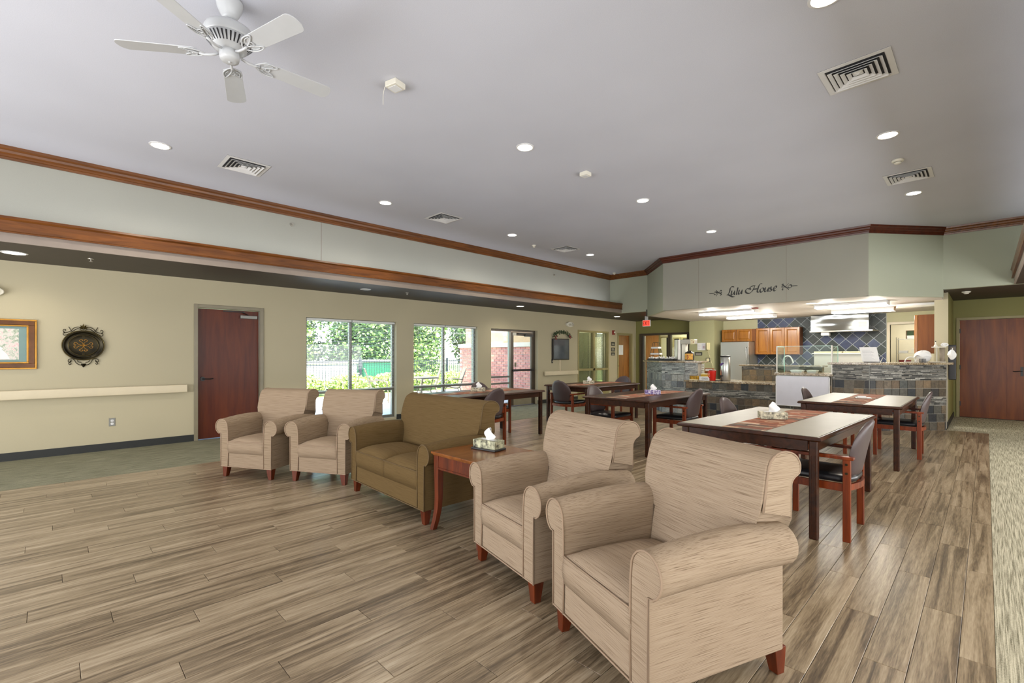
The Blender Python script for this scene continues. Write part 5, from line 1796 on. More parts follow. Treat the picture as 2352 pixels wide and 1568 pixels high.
# counter items under the glass
for x, w in ((-2.72, .11), (-2.45, .09)):
    t = thing('food_pan', 'white food pan on the granite under the sneeze guard, %s one' % ('left' if x < -2.6 else 'right'), 'pan', (x, 10.9, 1.005), 0, 'pans under the sneeze guard')
    MB().taper(0, 0, 0, 2 * w - .04, .16, .055, 2 * w, .2).build('pan', M['white'], t, bevel=.006)
    MB().box(-w * .8, -.08, .055, w * .8, .08, .062).build('lid', M['steelb'], t)
t = thing('faucet', 'white gooseneck faucet behind the brown slate partition', 'faucet', (-3.06, 11.5, 1.15))
MB().tube(catmull([(-.08, 0, 0), (-.08, 0, .10), (-.06, 0, .17), (.0, 0, .20), (.06, 0, .17), (.10, 0, .08), (.11, 0, .04)], 5), .014, 8).build('spout', M['white'], t, smooth=True)
MB().lathe([(.03, 0), (.028, .03), (.02, .04)], cx=-.08, n=16).build('base', M['steel'], t)
# ------------------------------------------------------------------ phone wall
t = thing('notice_board', 'small white pinned notice board beside the wall telephone', 'notice board', (-6.255, 14.5, 1.635))
MB().box(-.13, -.012, -.115, .13, 0, .115).build('board', M['white'], t, bevel=.003)
for x0_, c in ((-.115, 'paper'), (.01, 'whiteboard')):
    B(x0_, -.0135, -.095, x0_ + .11, -.012, .095).build('sheet', M[c], t)
m = MB()
for k in range(5):
    m.box(-.105, -.0145, -.07 + k * .035, -.02, -.0135, -.064 + k * .035)
m.box(.04, -.0145, -.06, .1, -.0135, .02)
m.build('print', plain('pale_ink', C(170, 150, 160), .7), t)
ph = thing('telephone', 'cream wall telephone with a long hanging cord on the sage wall', 'telephone', (-6.045, 14.5, 1.64))
MB().box(-.055, -.05, -.11, .055, 0, .11).build('base', M['cream'], ph, bevel=.012, seg=3)
MB().tube(catmull([(.0, -.06, .10), (0, -.085, .07), (0, -.085, -.07), (0, -.06, -.10)], 5), [.022] * 5 + [.016] * 6 + [.022] * 5, 10).build('handset', M['cream'], ph, smooth=True)
MB().tube([(.01 * math.sin(k * 1.3) + k * .0032, -.04 - .008 * math.cos(k * 1.3), -.11 - k * .0105) for k in range(66)], .005, 5).build('cord', M['cream'], ph, smooth=True)
t = thing('wall_sign', 'small black sign plate with pale lettering below the notice board', 'sign', (-6.35, 14.5, 1.41))
MB().box(-.115, -.01, -.05, .115, 0, .05).build('plate', M['blacksign'], t, bevel=.002)
for z in (-.018, .012):
    B(-.09, -.011, z - .006, .09, -.01, z + .006).build('lettering', M['offwhite'], t)
t = thing('picture_frame', 'tiny dark-framed picture standing near the telephone cord', 'picture', (-6.05, 14.5, 1.22))
frame_x(-.06, .06, -.06, .06, .012, -.02, 0, bottom=True).build('frame', M['dark'], t)
B(-.05, -.012, -.05, .05, -.002, .05).build('picture', M['cream'], t)

# ------------------------------------------------------------------ kitchen behind
fr = thing('refrigerator', 'stainless steel refrigerator beneath the small maple cabinets', 'refrigerator', (-5.235, 14.76, 0))
MB().box(-.40, -.30, .02, .40, .40, 1.76).build('body', M['steelb'], fr)
dr = MB().box(-.40, -.37, .62, .40, -.305, 1.76).build('door', M['steel'], fr, bevel=.012, seg=3)
MB().tube([(.345, -.375, .75), (.345, -.42, .79), (.345, -.42, 1.58), (.345, -.375, 1.62)], .012, 8).build('handle', M['steel'], dr, smooth=True)
MB().box(-.40, -.37, .03, .40, -.305, .60).build('drawer', M['steel'], fr, bevel=.012, seg=3)
def cab_door(x0, x1, z0, z1, y, par, mat=None):
    mat = mat or M['maple']
    d = MB().box(x0, y - .02, z0, x1, y, z1)
    fw = .055
    dd = frame_x(x0, x1, z0, z1, fw, y - .022, y, bottom=True).build('door', mat, par, bevel=.003)
    a, b, c, e = x0 + fw, x1 - fw, z0 + fw, z1 - fw
    g = .025
    MB().add([(a, y - .006, c), (b, y - .006, c), (b, y - .006, e), (a, y - .006, e), (a + g, y - .018, c + g), (b - g, y - .018, c + g), (b - g, y - .018, e - g), (a + g, y - .018, e - g)],
             [(0, 1, 5, 4), (1, 2, 6, 5), (2, 3, 7, 6), (3, 0, 4, 7), (4, 5, 6, 7)]).build('raised_panel', mat, dd)
    return dd
c1_ = thing('wall_cabinet', 'small two-door honey maple cabinet above the refrigerator', 'cabinet', (-5.3, 15.0, 1.78))
MB().box(-.48, -.12, 0, .40, .185, .37).build('body', M['maple'], c1_)
cab_door(-.47, -.045, .01, .36, -.12, c1_)
cab_door(-.035, .39, .01, .36, -.12, c1_)
MB().box(.472, -.12, -.38, .505, .185, .37).box(.40, -.12, 0, .472, .185, .37).build('filler_panel', M['maple_end'], c1_)
c2_ = thing('wall_cabinet', 'tall three-door honey maple wall cabinet right of the refrigerator', 'cabinet', (-4.23, 15.0, 1.385))
MB().box(-.56, -.12, 0, .58, .185, .775).build('body', M['maple_end'], c2_)
for a, b in ((-.55, -.185), (-.175, .19), (.20, .57)):
    cab_door(a, b, .01, .765, -.12, c2_)
c3_ = thing('base_cabinet', 'maple base cabinets with pale counter along the kitchen back wall', 'cabinet', (-4.0, 14.9, 0))
MB().box(-.76, -.3, 0, .6, .28, .88).build('body', M['maple_end'], c3_)
MB().box(-.78, -.33, .88, .62, .28, .92).build('counter', M['granite'], c3_)
c4_ = thing('wall_cabinet', 'brown end panel of the wall cabinet hanging at the right above the bar', 'cabinet', (-.87, 12.5, 1.40))
MB().box(-.10, 0, 0, .15, 1.6, .78).build('body', M['maple_end'], c4_)
MB().box(-.16, .0, .0, -.105, 1.6, .78).build('door', M['maple'], c4_, bevel=.01)
# back wall backing for diamond tiles, tiles are parts of the kitchen wall
bk = B(-4.85, YK - .012, .92, -1.79, YK, ZK).build('tile_backing', M['groutk'], wk)
s_t = .205
dg = s_t * math.sqrt(2) * 1.035
half = s_t / math.sqrt(2) - .004
dm = {}
def diamond(cx, cz):
    poly = [(cx - half, cz), (cx, cz - half), (cx + half, cz), (cx, cz + half)]
    # clip to rectangle
    x0, x1, z0, z1 = -4.84, -1.80, .93, ZK - .004
    def clip(P, f):
        out = []
        for i in range(len(P)):
            a, b = P[i - 1], P[i]
            fa, fb = f(a), f(b)
            if (fa >= 0) != (fb >= 0):
                t = fa / (fa - fb)
                out.append((a[0] + (b[0] - a[0]) * t, a[1] + (b[1] - a[1]) * t))
            if fb >= 0: out.append(b)
        return out
    for f in (lambda p: p[0] - x0, lambda p: x1 - p[0], lambda p: p[1] - z0, lambda p: z1 - p[1]):
        if poly: poly = clip(poly, f)
    if len(poly) < 3: return
    MB().prism([(a - cx, b - cz) for a, b in poly], -.008, 0, 'y').build('tile', M['bluetile'], wk, loc=(cx, YK - .012, cz))
i = 0
cx = -4.9
while cx < -1.6:
    for k in range(0, 13):
        cz = .9 + (k + (i % 2) * 1.0) * dg / 2 * (1) if False else .9 + k * dg + (dg / 2 if i % 2 else 0)
        if cz < ZK + .15: diamond(cx, cz)
    cx += dg / 2
    i += 1
# range hood
hd = thing('range_hood', 'wide stainless steel range hood in front of the diamond tiles', 'range hood', (-2.69, 14.88, 1.98))
MB().box(-.64, -.28, .03, .62, .30, .44).build('canopy', M['hood'], hd, bevel=.004)
MB().prism([(-.66, -.30), (.70, -.30), (.74, .30), (-.66, .30)], 0, .03).build('lip', M['steelb'], hd)
MB().box(.40, -.283, .10, .58, -.279, .24).build('control_plate', M['cream'], hd)
MB().box(-.42, -.20, -.09, -.24, -.02, 0).build('grease_cup', M['white'], hd, bevel=.004)
rg = thing('range', 'steel cooking range with a white back shelf under the hood', 'stove', (-2.65, 14.85, 0))
MB().box(-.68, -.35, 0, .60, .3, .92).build('body', M['steelb'], rg)
MB().box(-.68, .1, .92, .60, .3, 1.40).build('back_guard', M['steelb'], rg)
MB().box(-.70, -.05, 1.40, .62, .3, 1.425).build('shelf', M['white'], rg)
for a, b in ((-.66, -.02), (.0, .58)):
    MB().box(a, -.02, 1.425, b, .25, 1.47).build('covered_pan', M['cream'], rg, bevel=.015)
# fluorescent fixtures
def fixture(x0, x1, y0, y1, label, lit=True, h=.08):
    t = thing('fluorescent_light', label, 'ceiling light', ((x0 + x1) / 2, (y0 + y1) / 2, ZK), 0, 'kitchen fluorescent fixtures')
    a, b = (x1 - x0) / 2, (y1 - y0) / 2
    MB().prism([(-a, -b), (a, -b), (a, b), (-a, b)], -h * .55, 0).build('housing', M['white'], t)
    MB().prism([(-b + .01, -h), (b - .01, -h), (b, -h * .55), (-b, -h * .55)], -a, a, 'x').build('lens', M['tube'] if lit else M['offwhite'], t)
    if lit:
        for lx in (-.4, .4):
            L = light('fluorescent_lamp', 'POINT', (0, 0, 0), 13, (1, .97, .9), shadow_soft_size=.08)
            L.parent = t
            L.location = (lx, 0, -h - .12)
    for s in (-1, 1):
        MB().box(s * a - .01, -b - .004, -h - .004, s * a + .01, b + .004, 0).build('end_cap', M['white'], t)
    return t
fixture(-5.05, -3.75, 11.55, 11.85, 'lit fluorescent fixture at the left front of the kitchen ceiling')
fixture(-5.0, -3.85, 13.2, 13.5, 'lit fluorescent fixture behind the left front one')
fixture(-2.58, -1.36, 11.6, 11.9, 'lit fluorescent fixture at the right front of the kitchen ceiling')
fixture(-2.60, -1.45, 13.3, 13.6, 'lit fluorescent fixture in front of the range hood')
fixture(-1.33, -.73, 12.75, 13.0, 'unlit fluorescent fixture end beside the kitchen column', False)
# pantry shelving
sh = thing('wire_shelving', 'chrome wire shelving stocked with boxes, seen through the pantry doorway', 'shelving', (-1.30, 16.6, 0))
m = MB()
for x in (-.42, .42):
    for y in (-.2, .2):
        m.cyl((x, y, 0), (x, y, 1.85), .012, n=8)
m.build('post', M['steelb'], sh)
for z in (.35, .80, 1.10, 1.42, 1.80):
    m = MB()
    for x in (-.42, .42): m.tube([(x, -.2, z), (x, .2, z)], .006, 5)
    for k in range(9):
        y = -.2 + k * .05
        m.tube([(-.42, y, z), (.42, y, z)], .003 if 0 < k < 8 else .007, 4)
    stuff(m.build('wire_shelf', M['steelb'], sh))
items = [('cardboard_box', 'red and brown food carton on the pantry shelf', 'box', (-1.55, 16.5, .808 + .30), (.12, .08, .13), M['firered']),
         ('white_carton', 'white carton at the right of the pantry shelf', 'box', (-1.22, 16.5, .808 + .30), (.13, .08, .15), M['paper']),
         ('food_container', 'white lidded container on the upper pantry shelf', 'container', (-1.25, 16.5, 1.43), (.16, .09, .12), M['offwhite']),
         ('food_container', 'low white container on the pantry shelf, left of the carton', 'container', (-1.58, 16.5, 1.43), (.09, .08, .06), M['white']),
         ('paper_stack', 'white stack of paper goods on the top pantry shelf', 'box', (-1.3, 16.5, 1.81), (.2, .1, .08), M['paper']),
         ('storage_bin', 'black bin on the lower pantry shelf', 'bin', (-1.53, 16.5, .808), (.12, .1, .2), M['dark'])]
for nm, lab, cat, loc, (a, b, h), mt in items:
    t = thing(nm, lab, cat, loc)
    MB().box(-a, -b, 0, a, b, h * .85).build('body', mt, t, bevel=.003)
    MB().box(-a - .004, -b - .004, h * .85, a + .004, b + .004, h).build('lid', mt, t, bevel=.003)
t = thing('wall_panel_switch', 'pale tall panel on the pantry side wall', 'panel', (-2.12, 16.0, 1.3))
MB().box(0, -.08, -.3, .03, .08, .3).build('panel', M['alu'], t)
MB().box(.03, -.05, -.2, .035, .05, .2).build('cover', M['paper'], t)
t = thing('framed_certificate', 'small dark-framed certificate on the pantry back wall', 'picture', (-1.52, 17.4, 1.95))
frame_x(-.09, .09, -.12, .12, .015, -.02, 0, bottom=True).build('frame', M['goldbrown'], t)
B(-.075, -.012, -.105, .075, -.004, .105).build('sheet', M['leafgreen'], t)

# ------------------------------------------------------------------ right bar top things
t = thing('paper_stand', 'white printed sheet leaning on a stand on the right bar top', 'sign', (-1.50, 10.9, 1.23), math.radians(8))
MB().add([(-.14, 0, .01), (.12, 0, .01), (.07, .10, .285), (-.19, .10, .285)], [(0, 1, 2, 3)]).build('sheet', M['paper'], t, solid=.006)
m = MB()
for k in range(9):
    z = .05 + k * .022
    f = z / .285
    x = -.15 - .05 * f + .01
    m.box(x + .03, .1 * f - .0055, z, x + .20 - .02 * (k % 3), .1 * f - .0045, z + .005)
m.build('printed_lines', plain('grey_ink', C(186, 186, 190), .7), t)
MB().box(-.12, -.03, 0, .12, .06, .012).build('stand_base', M['dark'], t)
MB().tube([(.13, .05, .01), (.16, .10, .08)], .005, 5).build('stand_leg', M['steelb'], t)
bw = thing('utensil_bowl', 'white bowl with a draped cloth and utensils on the right bar top', 'bowl', (-.83, 11.62, 1.23))
MB().lathe([(.05, 0), (.09, .03), (.115, .10), (.12, .115), (.112, .11), (.085, .04), (.001, .02)], n=28).build('bowl', M['white'], bw, smooth=True)
def cloth(u, v):
    a = 2 * PI * u
    r = .125 * (1 - v) + .001
    return (r * math.cos(a) * 1.0 - .01, r * math.sin(a), .115 + .10 * math.sqrt(max(0, 1 - (1 - v) ** 2)) + .014 * math.sin(5 * a) * (1 - v) + .01 * math.sin(3 * a + 1))
MB().grid(cloth, 30, 8).build('cloth', M['tissue'], bw, smooth=True)
m = MB()
for k in range(5):
    x = -.05 + k * .022
    m.box(x, -.118, .0, x + .008, -.11, .07)
m.build('dark_ribs', M['dark'], bw)
t = thing('glass_ring', 'clear round hoop handle standing beside the bowl on the right bar top', 'hoop', (-1.02, 11.75, 1.23))
MB().tube([(.085 * math.cos(PI * k / 14), 0, .10 * math.sin(PI * k / 14)) for k in range(15)], .010, 8).build('hoop', M['white'], t, smooth=True)
MB().box(-.1, -.02, 0, .1, .02, .01).build('base', M['white'], t)
cs = thing('cup_stand', 'small two-deck cup stand with taupe sleeve at the right end of the bar top', 'stand', (-.62, 11.75, 1.232))
MB().box(-.12, -.06, 0, .10, .06, .012).build('base', M['offwhite'], cs)
MB().box(-.10, -.055, .275, .10, .06, .29).build('shelf', M['offwhite'], cs)
MB().cyl((-.03, 0, .012), (-.03, 0, .275), .006, n=8).build('rod', M['steelb'], cs)
MB().lathe([(.035, .012), (.038, .27), (.001, .272)], cx=.045, n=20).build('cup_sleeve', M['brownbag'], cs, smooth=True)
t = thing('small_bottle', 'small white bottle with a narrow neck on top of the cup stand', 'bottle', (-.665, 11.75, 1.523))
MB().lathe([(.03, 0), (.028, .015), (.010, .045), (.008, .09), (.001, .091)], n=16).build('body', M['offwhite'], t, smooth=True)
MB().cyl((0, 0, .09), (0, 0, .105), .009, n=10).build('cap', M['dark'], t)
t = thing('paper_cup', 'white curled paper cup lying on top of the cup stand', 'cup', (-.545, 11.75, 1.523))
MB().tube(catmull([(-.045, 0, .03), (-.02, 0, .055), (.03, 0, .052), (.045, 0, .03), (.02, 0, .014), (-.02, 0, .014), (-.045, 0, .03)], 4), .013, 8).build('rim', M['paper'], t, smooth=True)
MB().lathe([(.018, .01), (.026, .05)], n=16).build('wall', M['paper'], t, smooth=True)
t = thing('wall_dispenser', 'tall dark brown dispenser box on the green wall at the bar end', 'dispenser', (-.50, 12.2, .90))
MB().box(-.01, -.06, 0, .10, .06, .66).build('body', M['dark'], t, bevel=.012)
MB().box(.02, -.066, .40, .09, -.06, .62).build('panel', M['bronze_frame'], t)
t = thing('crumpled_bag', 'crumpled white plastic bag hanging on the dark dispenser box', 'bag', (-.455, 12.08, 1.28))
def bag(u, v):
    a = 2 * PI * u
    r = math.sin(PI * (.08 + .84 * v)) * (.058 + .010 * math.sin(5 * a + 6 * v))
    return (r * math.cos(a), r * .6 * math.sin(a), .0 + .19 * v)
MB().grid(bag, 24, 10).build('bag', M['tissue'], t, smooth=True)
MB().tube([(0, 0, .18), (.01, .02, .215), (0, .04, .22)], .005, 5).build('knot', M['tissue'], t)

# ------------------------------------------------------------------ lettering on the bulkhead
LT = {
'L': [[(-3.836, 2.838), (-3.866, 2.852), (-3.897, 2.846), (-3.92, 2.817), (-3.93, 2.766), (-3.95, 2.716), (-3.973, 2.692), (-3.998, 2.678)], [(-3.998, 2.678), (-3.963, 2.683), (-3.912, 2.655), (-3.872, 2.633), (-3.826, 2.633)]] ,
'u': [[(-3.9, 2.751), (-3.888, 2.762), (-3.894, 2.721), (-3.898, 2.688), (-3.884, 2.678), (-3.859, 2.699), (-3.836, 2.738)], [(-3.824, 2.766), (-3.832, 2.715), (-3.834, 2.682), (-3.814, 2.684)]] ,
'l': [[(-3.774, 2.811), (-3.762, 2.814), (-3.775, 2.751), (-3.787, 2.692), (-3.78, 2.679), (-3.765, 2.686)]] ,
'u2': [[(-3.748, 2.753), (-3.734, 2.762), (-3.742, 2.717), (-3.745, 2.688), (-3.73, 2.679), (-3.705, 2.703), (-3.686, 2.742)], [(-3.672, 2.77), (-3.68, 2.721), (-3.686, 2.685), (-3.668, 2.689)]] ,
'H': [[(-3.533, 2.76), (-3.552, 2.778), (-3.586, 2.768), (-3.605, 2.729), (-3.586, 2.691), (-3.537, 2.675), (-3.49, 2.698), (-3.456, 2.74), (-3.433, 2.788), (-3.417, 2.822)], [(-3.407, 2.826), (-3.452, 2.825), (-3.499, 2.81), (-3.518, 2.782), (-3.504, 2.758), (-3.485, 2.768)], [(-3.456, 2.755), (-3.414, 2.754), (-3.362, 2.756)], [(-3.274, 2.854), (-3.311, 2.851), (-3.339, 2.819), (-3.358, 2.76), (-3.372, 2.711), (-3.362, 2.685), (-3.337, 2.683)]] ,
'o': [[(-3.281, 2.762), (-3.311, 2.74), (-3.318, 2.701), (-3.302, 2.679), (-3.269, 2.691), (-3.248, 2.729), (-3.26, 2.76), (-3.281, 2.762)]] ,
'u3': [[(-3.231, 2.752), (-3.217, 2.761), (-3.225, 2.717), (-3.228, 2.689), (-3.212, 2.681), (-3.185, 2.703), (-3.167, 2.741)], [(-3.153, 2.764), (-3.162, 2.716), (-3.167, 2.685), (-3.149, 2.687)]] ,
's': [[(-3.09, 2.755), (-3.112, 2.767), (-3.128, 2.752), (-3.119, 2.731), (-3.101, 2.712), (-3.105, 2.69), (-3.126, 2.681), (-3.141, 2.691)]] ,
'e': [[(-3.058, 2.715), (-3.022, 2.734), (-3.009, 2.759), (-3.023, 2.775), (-3.05, 2.753), (-3.063, 2.715), (-3.054, 2.687), (-3.032, 2.683), (-3.005, 2.7)]] ,
'orr': [[(-2.784, 2.81), (-2.81, 2.78), (-2.853, 2.746), (-2.884, 2.722), (-2.901, 2.699), (-2.89, 2.682), (-2.875, 2.694)], [(-2.784, 2.673), (-2.81, 2.714), (-2.853, 2.746), (-2.879, 2.77), (-2.903, 2.79), (-2.892, 2.803), (-2.875, 2.791)], [(-2.737, 2.745), (-2.699, 2.745), (-2.627, 2.743)], [(-2.801, 2.742), (-2.776, 2.768), (-2.746, 2.77), (-2.736, 2.745), (-2.75, 2.718), (-2.78, 2.716), (-2.801, 2.742)], [(-2.919, 2.747), (-2.884, 2.744)]] ,
'orl': [[(-4.222, 2.811), (-4.201, 2.777), (-4.164, 2.747), (-4.128, 2.727), (-4.11, 2.704), (-4.122, 2.688), (-4.138, 2.699)], [(-4.222, 2.672), (-4.201, 2.713), (-4.164, 2.747), (-4.14, 2.774), (-4.125, 2.796), (-4.107, 2.784), (-4.115, 2.765)], [(-4.382, 2.746), (-4.318, 2.745), (-4.275, 2.746)], [(-4.275, 2.746), (-4.254, 2.771), (-4.222, 2.763), (-4.201, 2.745), (-4.222, 2.725), (-4.254, 2.712), (-4.275, 2.746)], [(-4.128, 2.746), (-4.094, 2.743)]] ,

}
sign = thing('wall_lettering', 'black calligraphic Lulu House lettering with two scroll ornaments on the bulkhead', 'sign', (-3.4, 10.55, 2.7))
def pen(strokes, wmax, name, nib=(math.cos(math.radians(38)), math.sin(math.radians(38)))):
    m = MB()
    for s in strokes:
        P = catmull([(x + 3.4, z - 2.7, 0) for x, z in s], 8)
        n = len(P)
        vs = []
        for i, p in enumerate(P):
            e = min(1, .35 + 3.0 * min(i, n - 1 - i) / n)
            a = P[max(0, i - 1)]; b = P[min(n - 1, i + 1)]
            d = (b - a).normalized() if (b - a).length > 0 else Vector((1, 0, 0))
            nn = Vector((-d.y, d.x, 0))
            # broad nib: stroke width depends on its direction
            w = abs(d.x * nib[1] - d.y * nib[0])
            h = wmax * (.26 + .74 * w) * e / 2
            for sg_ in (1, -1):
                q = p + nn * h * sg_
                vs.append((q.x, -.003, q.y))
        k0 = len(vs)
        vs += [(x, 0, z) for x, y, z in vs]
        fs = []
        for i in range(n - 1):
            fs.append((2 * i, 2 * i + 1, 2 * i + 3, 2 * i + 2))
            fs.append((2 * i, 2 * i + 2, k0 + 2 * i + 2, k0 + 2 * i))
            fs.append((2 * i + 1, k0 + 2 * i + 1, k0 + 2 * i + 3, 2 * i + 3))
        m.add(vs, fs)
    m.build(name, M['blacksign'], sign, fix=False)
for k, s in LT.items():
    if k.startswith('or'): pen(s, .024, 'ornament')
    else: pen(s, .034, 'letter')

# ------------------------------------------------------------------ outdoors
def ground(name, poly, z, mat, label, cat):
    o = MB().prism(poly, z - .1, z).build(name, mat)
    return tag(o, label, cat)
ground('patio', [(-9.1, -4), (-9.1, 14.9), (-15.5, 14.9), (-15.5, -4)], -.03, M['concrete'], 'bright concrete patio outside the windows', 'patio')
ground('lawn', [(-15.5, -10), (-15.5, 45), (-60, 45), (-60, -10)], -.05, M['grass'], 'green lawn beyond the patio and hedge', 'lawn')
# brick garden wall
BX0, BX1, BY = -13.0, -9.12, 10.25
bw_ = thing('brick_wall', 'red brick wall with limestone cap and tan stucco above, outside the exit door', 'wall', ((BX0 + BX1) / 2, BY, 0))
ox = (BX0 + BX1) / 2
MB().box(BX0 - ox, .012, 0, BX1 - ox, .3, 1.62).build('mortar_core', M['mortar'], bw_)
MB().box(BX0 - ox - .04, -.05, 1.62, BX1 - ox, .34, 1.76).build('cap', M['stone'], bw_, bevel=.01)
MB().box(BX0 - ox + .3, .03, 1.76, BX1 - ox, .3, 3.6).build('stucco_panel', M['stucco'], bw_)
bme = MB().add([(0, .012, 0), (.203, .012, 0), (.203, .012, .067), (0, .012, .067), (.002, 0, .002), (.201, 0, .002), (.201, 0, .065), (.002, 0, .065)],
              [(0, 1, 5, 4), (1, 2, 6, 5), (2, 3, 7, 6), (3, 0, 4, 7), (4, 5, 6, 7)]).mesh('brick')
bme.materials.append(M['brick'])
r = 0
z = .0
cnt = 0
rest = MB()
bl_ = []
while z < 1.6:
    x = BX0 - (.1065 if r % 2 else 0)
    while x < BX1 - .02:
        bl_.append((x, z))
        x += .2135
    z += .0775
    r += 1
bl_.sort(key=lambda q: (abs(q[1] - 1.0) * .8 + abs(q[0] + 11)))
for i, (x, z) in enumerate(bl_):
    if x < BX0 - .01: continue
    if cnt < 290:
        o = bpy.data.objects.new('brick', bme); COL.objects.link(o); o.parent = bw_; o.location = (x - ox, 0, z); cnt += 1
    else:
        rest.add([(v.co.x + x - ox, v.co.y, v.co.z + z) for v in bme.vertices], [tuple(p.vertices) for p in bme.polygons])
stuff(rest.build('bricks', M['brick'], bw_, fix=False))
# iron fence
fn_ = thing('iron_fence', 'black iron picket fence between the patio hedge and the trees', 'fence', (-18.0, 11.0, 0))
for z in (.15, .95, 1.1):
    B(-.015, -6.5, z, .015, 7.5, z + .03).build('fence_rail', M['iron'], fn_)
pk = B(-.008, -.008, 0, .008, .008, 1.18).mesh('picket'); pk.materials.append(M['iron'])
y = -6.5
while y < 7.5:
    o = bpy.data.objects.new('picket', pk); COL.objects.link(o); o.parent = fn_; o.location = (0, y, 0)
    y += .115
for k in range(7):
    B(-.035, -6.4 + k * 2.2, 0, .035, -6.33 + k * 2.2, 1.25).build('fence_post', M['iron'], fn_)
def leaves(m, rnd, c, rx, ry, rz, n, size, shell=.55):
    for _ in range(n):
        v = Vector((rnd.gauss(0, 1), rnd.gauss(0, 1), rnd.gauss(0, 1))).normalized()
        k = shell + (1 - shell) * rnd.random()
        p = Vector((c[0] + v.x * rx * k, c[1] + v.y * ry * k, c[2] + v.z * rz * k))
        if p.z < .16: p.z = .16 + rnd.random() * .1
        d = Vector((rnd.uniform(-1, 1), rnd.uniform(-1, 1), rnd.uniform(-.8, .5))).normalized()
        w = d.orthogonal().normalized()
        w.rotate(Matrix.Rotation(rnd.random() * 3, 3, d))
        s = size * rnd.uniform(.6, 1.3)
        m.add([p, p + d * s * .5 + w * s * .28, p + d * s, p + d * s * .5 - w * s * .28], [(0, 1, 2, 3)])
def tree(x, y, h, r, label, mat, seed, n=2600):
    t = thing('tree', label, 'tree', (x, y, 0), 0, 'trees beyond the fence')
    rnd = random.Random(seed)
    MB().tube([(0, 0, 0), (.08, .05, h * .35), (-.05, .1, h * .7)], [.16, .12, .05], 8).build('trunk', M['bark'], t, smooth=True)
    m = MB()
    for k in range(9):
        a = rnd.random() * 2 * PI
        rr = r * .5 * rnd.random()
        leaves(m, rnd, (rr * math.cos(a), rr * math.sin(a), h * rnd.uniform(.08, .85)), r * .62, r * .62, h * .2, n // 9, .19)
    stuff(m.build('crown', mat, t, fix=False))
kinds = ['leaf', 'leafd']
desc = ['leftmost tree behind the fence in the first window', 'tree behind the green container', 'sunlit tree filling the right of the first window', 'tree just left of the brick wall in the second window', 'darker tree behind the second window', 'back-row tree in the middle of the first window', 'tall back-row tree between the two windows', 'back-row tree behind the brick wall end']
for i, (x, y, h, r) in enumerate([(-22.5, 7.0, 6, 2.4), (-22, 10.6, 6.5, 2.5), (-21.5, 14.0, 6, 2.4), (-21, 17.6, 6.5, 2.6), (-22, 21.0, 6, 2.5), (-26, 9.0, 8, 3.2), (-26, 15.5, 8, 3.3), (-25, 22.5, 8, 3.4)]):
    tree(x, y, h, r * .94, 'leafy green ' + desc[i], M[kinds[i % 2]], 40 + i, 11000)
hr = random.Random(5)
for i, (x, y, w) in enumerate([(-16.4, 6.2, 1.0), (-16.4, 7.8, 1.0), (-16.5, 9.4, 1.0), (-16.4, 11.0, 1.0), (-16.5, 12.6, 1.0), (-16.4, 14.2, 1.0)]):
    t = thing('hedge_shrub', 'bright yellow-green shrub in the patio hedge, %s from the left' % ['first', 'second', 'third', 'fourth', 'fifth', 'sixth'][i], 'shrub', (x, y, 0), 0, 'patio hedge shrubs')
    m = MB()
    leaves(m, hr, (0, 0, .33), .6, .78, .36, 2000, .12, .5)
    stuff(m.build('leaves', M['hedge'], t, fix=False))
    MB().tube([(0, 0, 0), (.02, .02, .4)], .03, 6).build('stem', M['bark'], t)
t = thing('storage_container', 'pale container with a rounded lid behind the fence at left', 'container', (-19.4, 8.6, 0))
MB().box(-.6, -1.4, 0, .6, .7, 1.0).build('body', M['dumpw'], t)
MB().box(-.65, -1.45, 1.0, .65, .75, 1.12).build('lid', M['stone'], t, bevel=.03)
t = thing('waste_container', 'green waste container with a pale lid behind the fence', 'container', (-19.6, 10.5, 0))
MB().box(-.6, -.8, 0, .6, .8, 1.05).build('body', M['dumpg'], t)
MB().box(-.65, -.85, 1.05, .65, .85, 1.16).build('lid', M['dumpw'], t, bevel=.03)
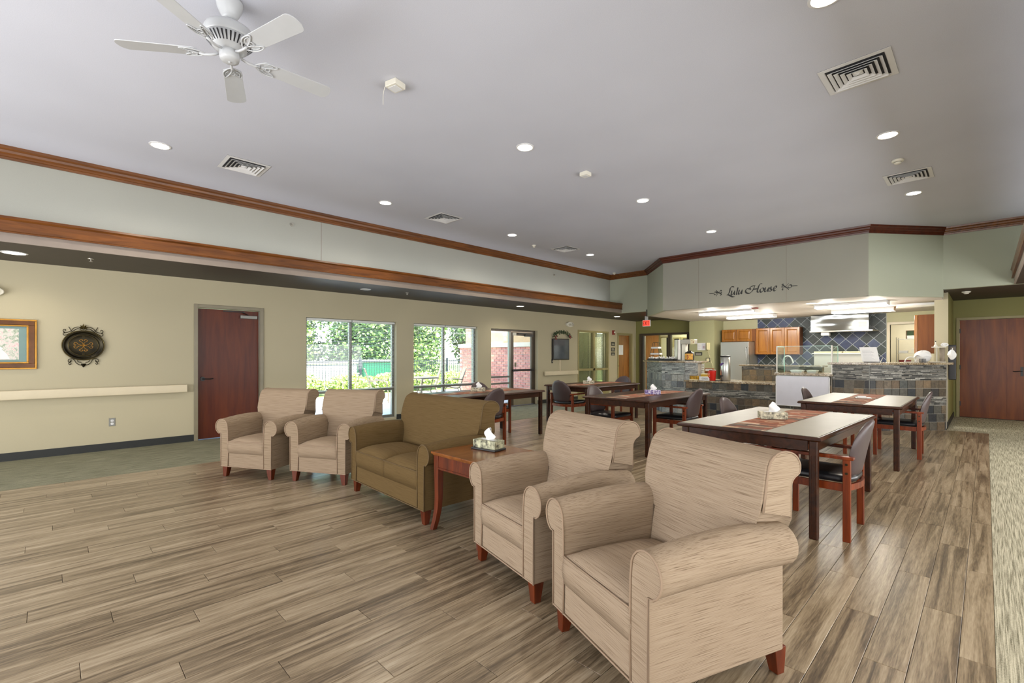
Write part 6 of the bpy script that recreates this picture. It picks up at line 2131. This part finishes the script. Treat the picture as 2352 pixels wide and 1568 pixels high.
def patio_chair(x, y, rz, label):
    t = thing('patio_chair', label, 'patio chair', (x, y, -.03), rz, 'patio chairs outside the windows')
    for s in (-1, 1):
        m = MB().tube(catmull([(s * .27, -.28, 0), (s * .27, -.24, .40), (s * .27, .15, .38), (s * .27, .30, .75), (s * .27, .40, 1.02)], 5), .016, 6)
        m.tube([(s * .27, .18, .40), (s * .27, .34, 0)], .016, 6)
        m.tube(catmull([(s * .29, .26, .64), (s * .29, -.05, .66), (s * .29, -.22, .60), (s * .27, -.25, .42)], 4), .015, 6)
        m.build('side_frame', M['patio'], t, smooth=True)
    MB().grid(lambda u, v: (-.26 + .52 * u, -.24 + .42 * v if v < .5 else -.03 + (v - .5) * .0 + .21 + (v - .5) * .42, .395 - .03 * math.sin(PI * v * 2) if v < .5 else .39 + (v - .5) * 1.22), 4, 12).build('sling', M['sling'], t, solid=.006)
    return t
patio_chair(-12.6, 6.9, math.radians(152), 'tan sling patio chair at the left of the round patio table')
patio_chair(-12.9, 8.9, math.radians(-30), 'tan sling patio chair on the far side of the patio table')
patio_chair(-11.9, 9.1, math.radians(-28), 'tan sling patio chair at the right of the patio table by the brick wall')
t = thing('patio_table', 'round metal patio table outside between the two windows', 'table', (-12.1, 8.0, -.03))
MB().lathe([(.56, .70), (.58, .715), (.58, .735), (.001, .738)], n=36).build('tabletop', M['patio'], t)
for k in range(4):
    a = PI / 4 + k * PI / 2
    MB().tube(catmull([(.42 * math.cos(a), .42 * math.sin(a), 0), (.34 * math.cos(a), .34 * math.sin(a), .35), (.42 * math.cos(a), .42 * math.sin(a), .71)], 4), .016, 6).build('leg', M['patio'], t, smooth=True)
MB().tube([(.35 * math.cos(2 * PI * k / 24), .35 * math.sin(2 * PI * k / 24), .3) for k in range(24)], .01, 6, closed=True).build('brace_ring', M['patio'], t)

# lamps of rooms glimpsed through openings
light('office_lamp', 'AREA', (-9.25, 12.4, 2.4), 14, (1, .97, .85), (0, 0, 0), .5, 1.2)
light('foyer_lamp', 'AREA', (-7.5, 16.2, 2.5), 45, (1, .93, .8), (0, 0, 0), 1.6, 1.2)
light('pantry_lamp', 'AREA', (-1.2, 16.3, 2.5), 20, (1, .97, .88), (0, 0, 0), 1.2, 1.2)
light('kitchen_lamp_left', 'AREA', (-4.5, 12.5, 2.3), 25, (1, .97, .88), (0, 0, 0), 1.3, 1.2)
light('kitchen_lamp_right', 'AREA', (-2.1, 12.7, 2.3), 25, (1, .97, .88), (0, 0, 0), 1.3, 1.2)
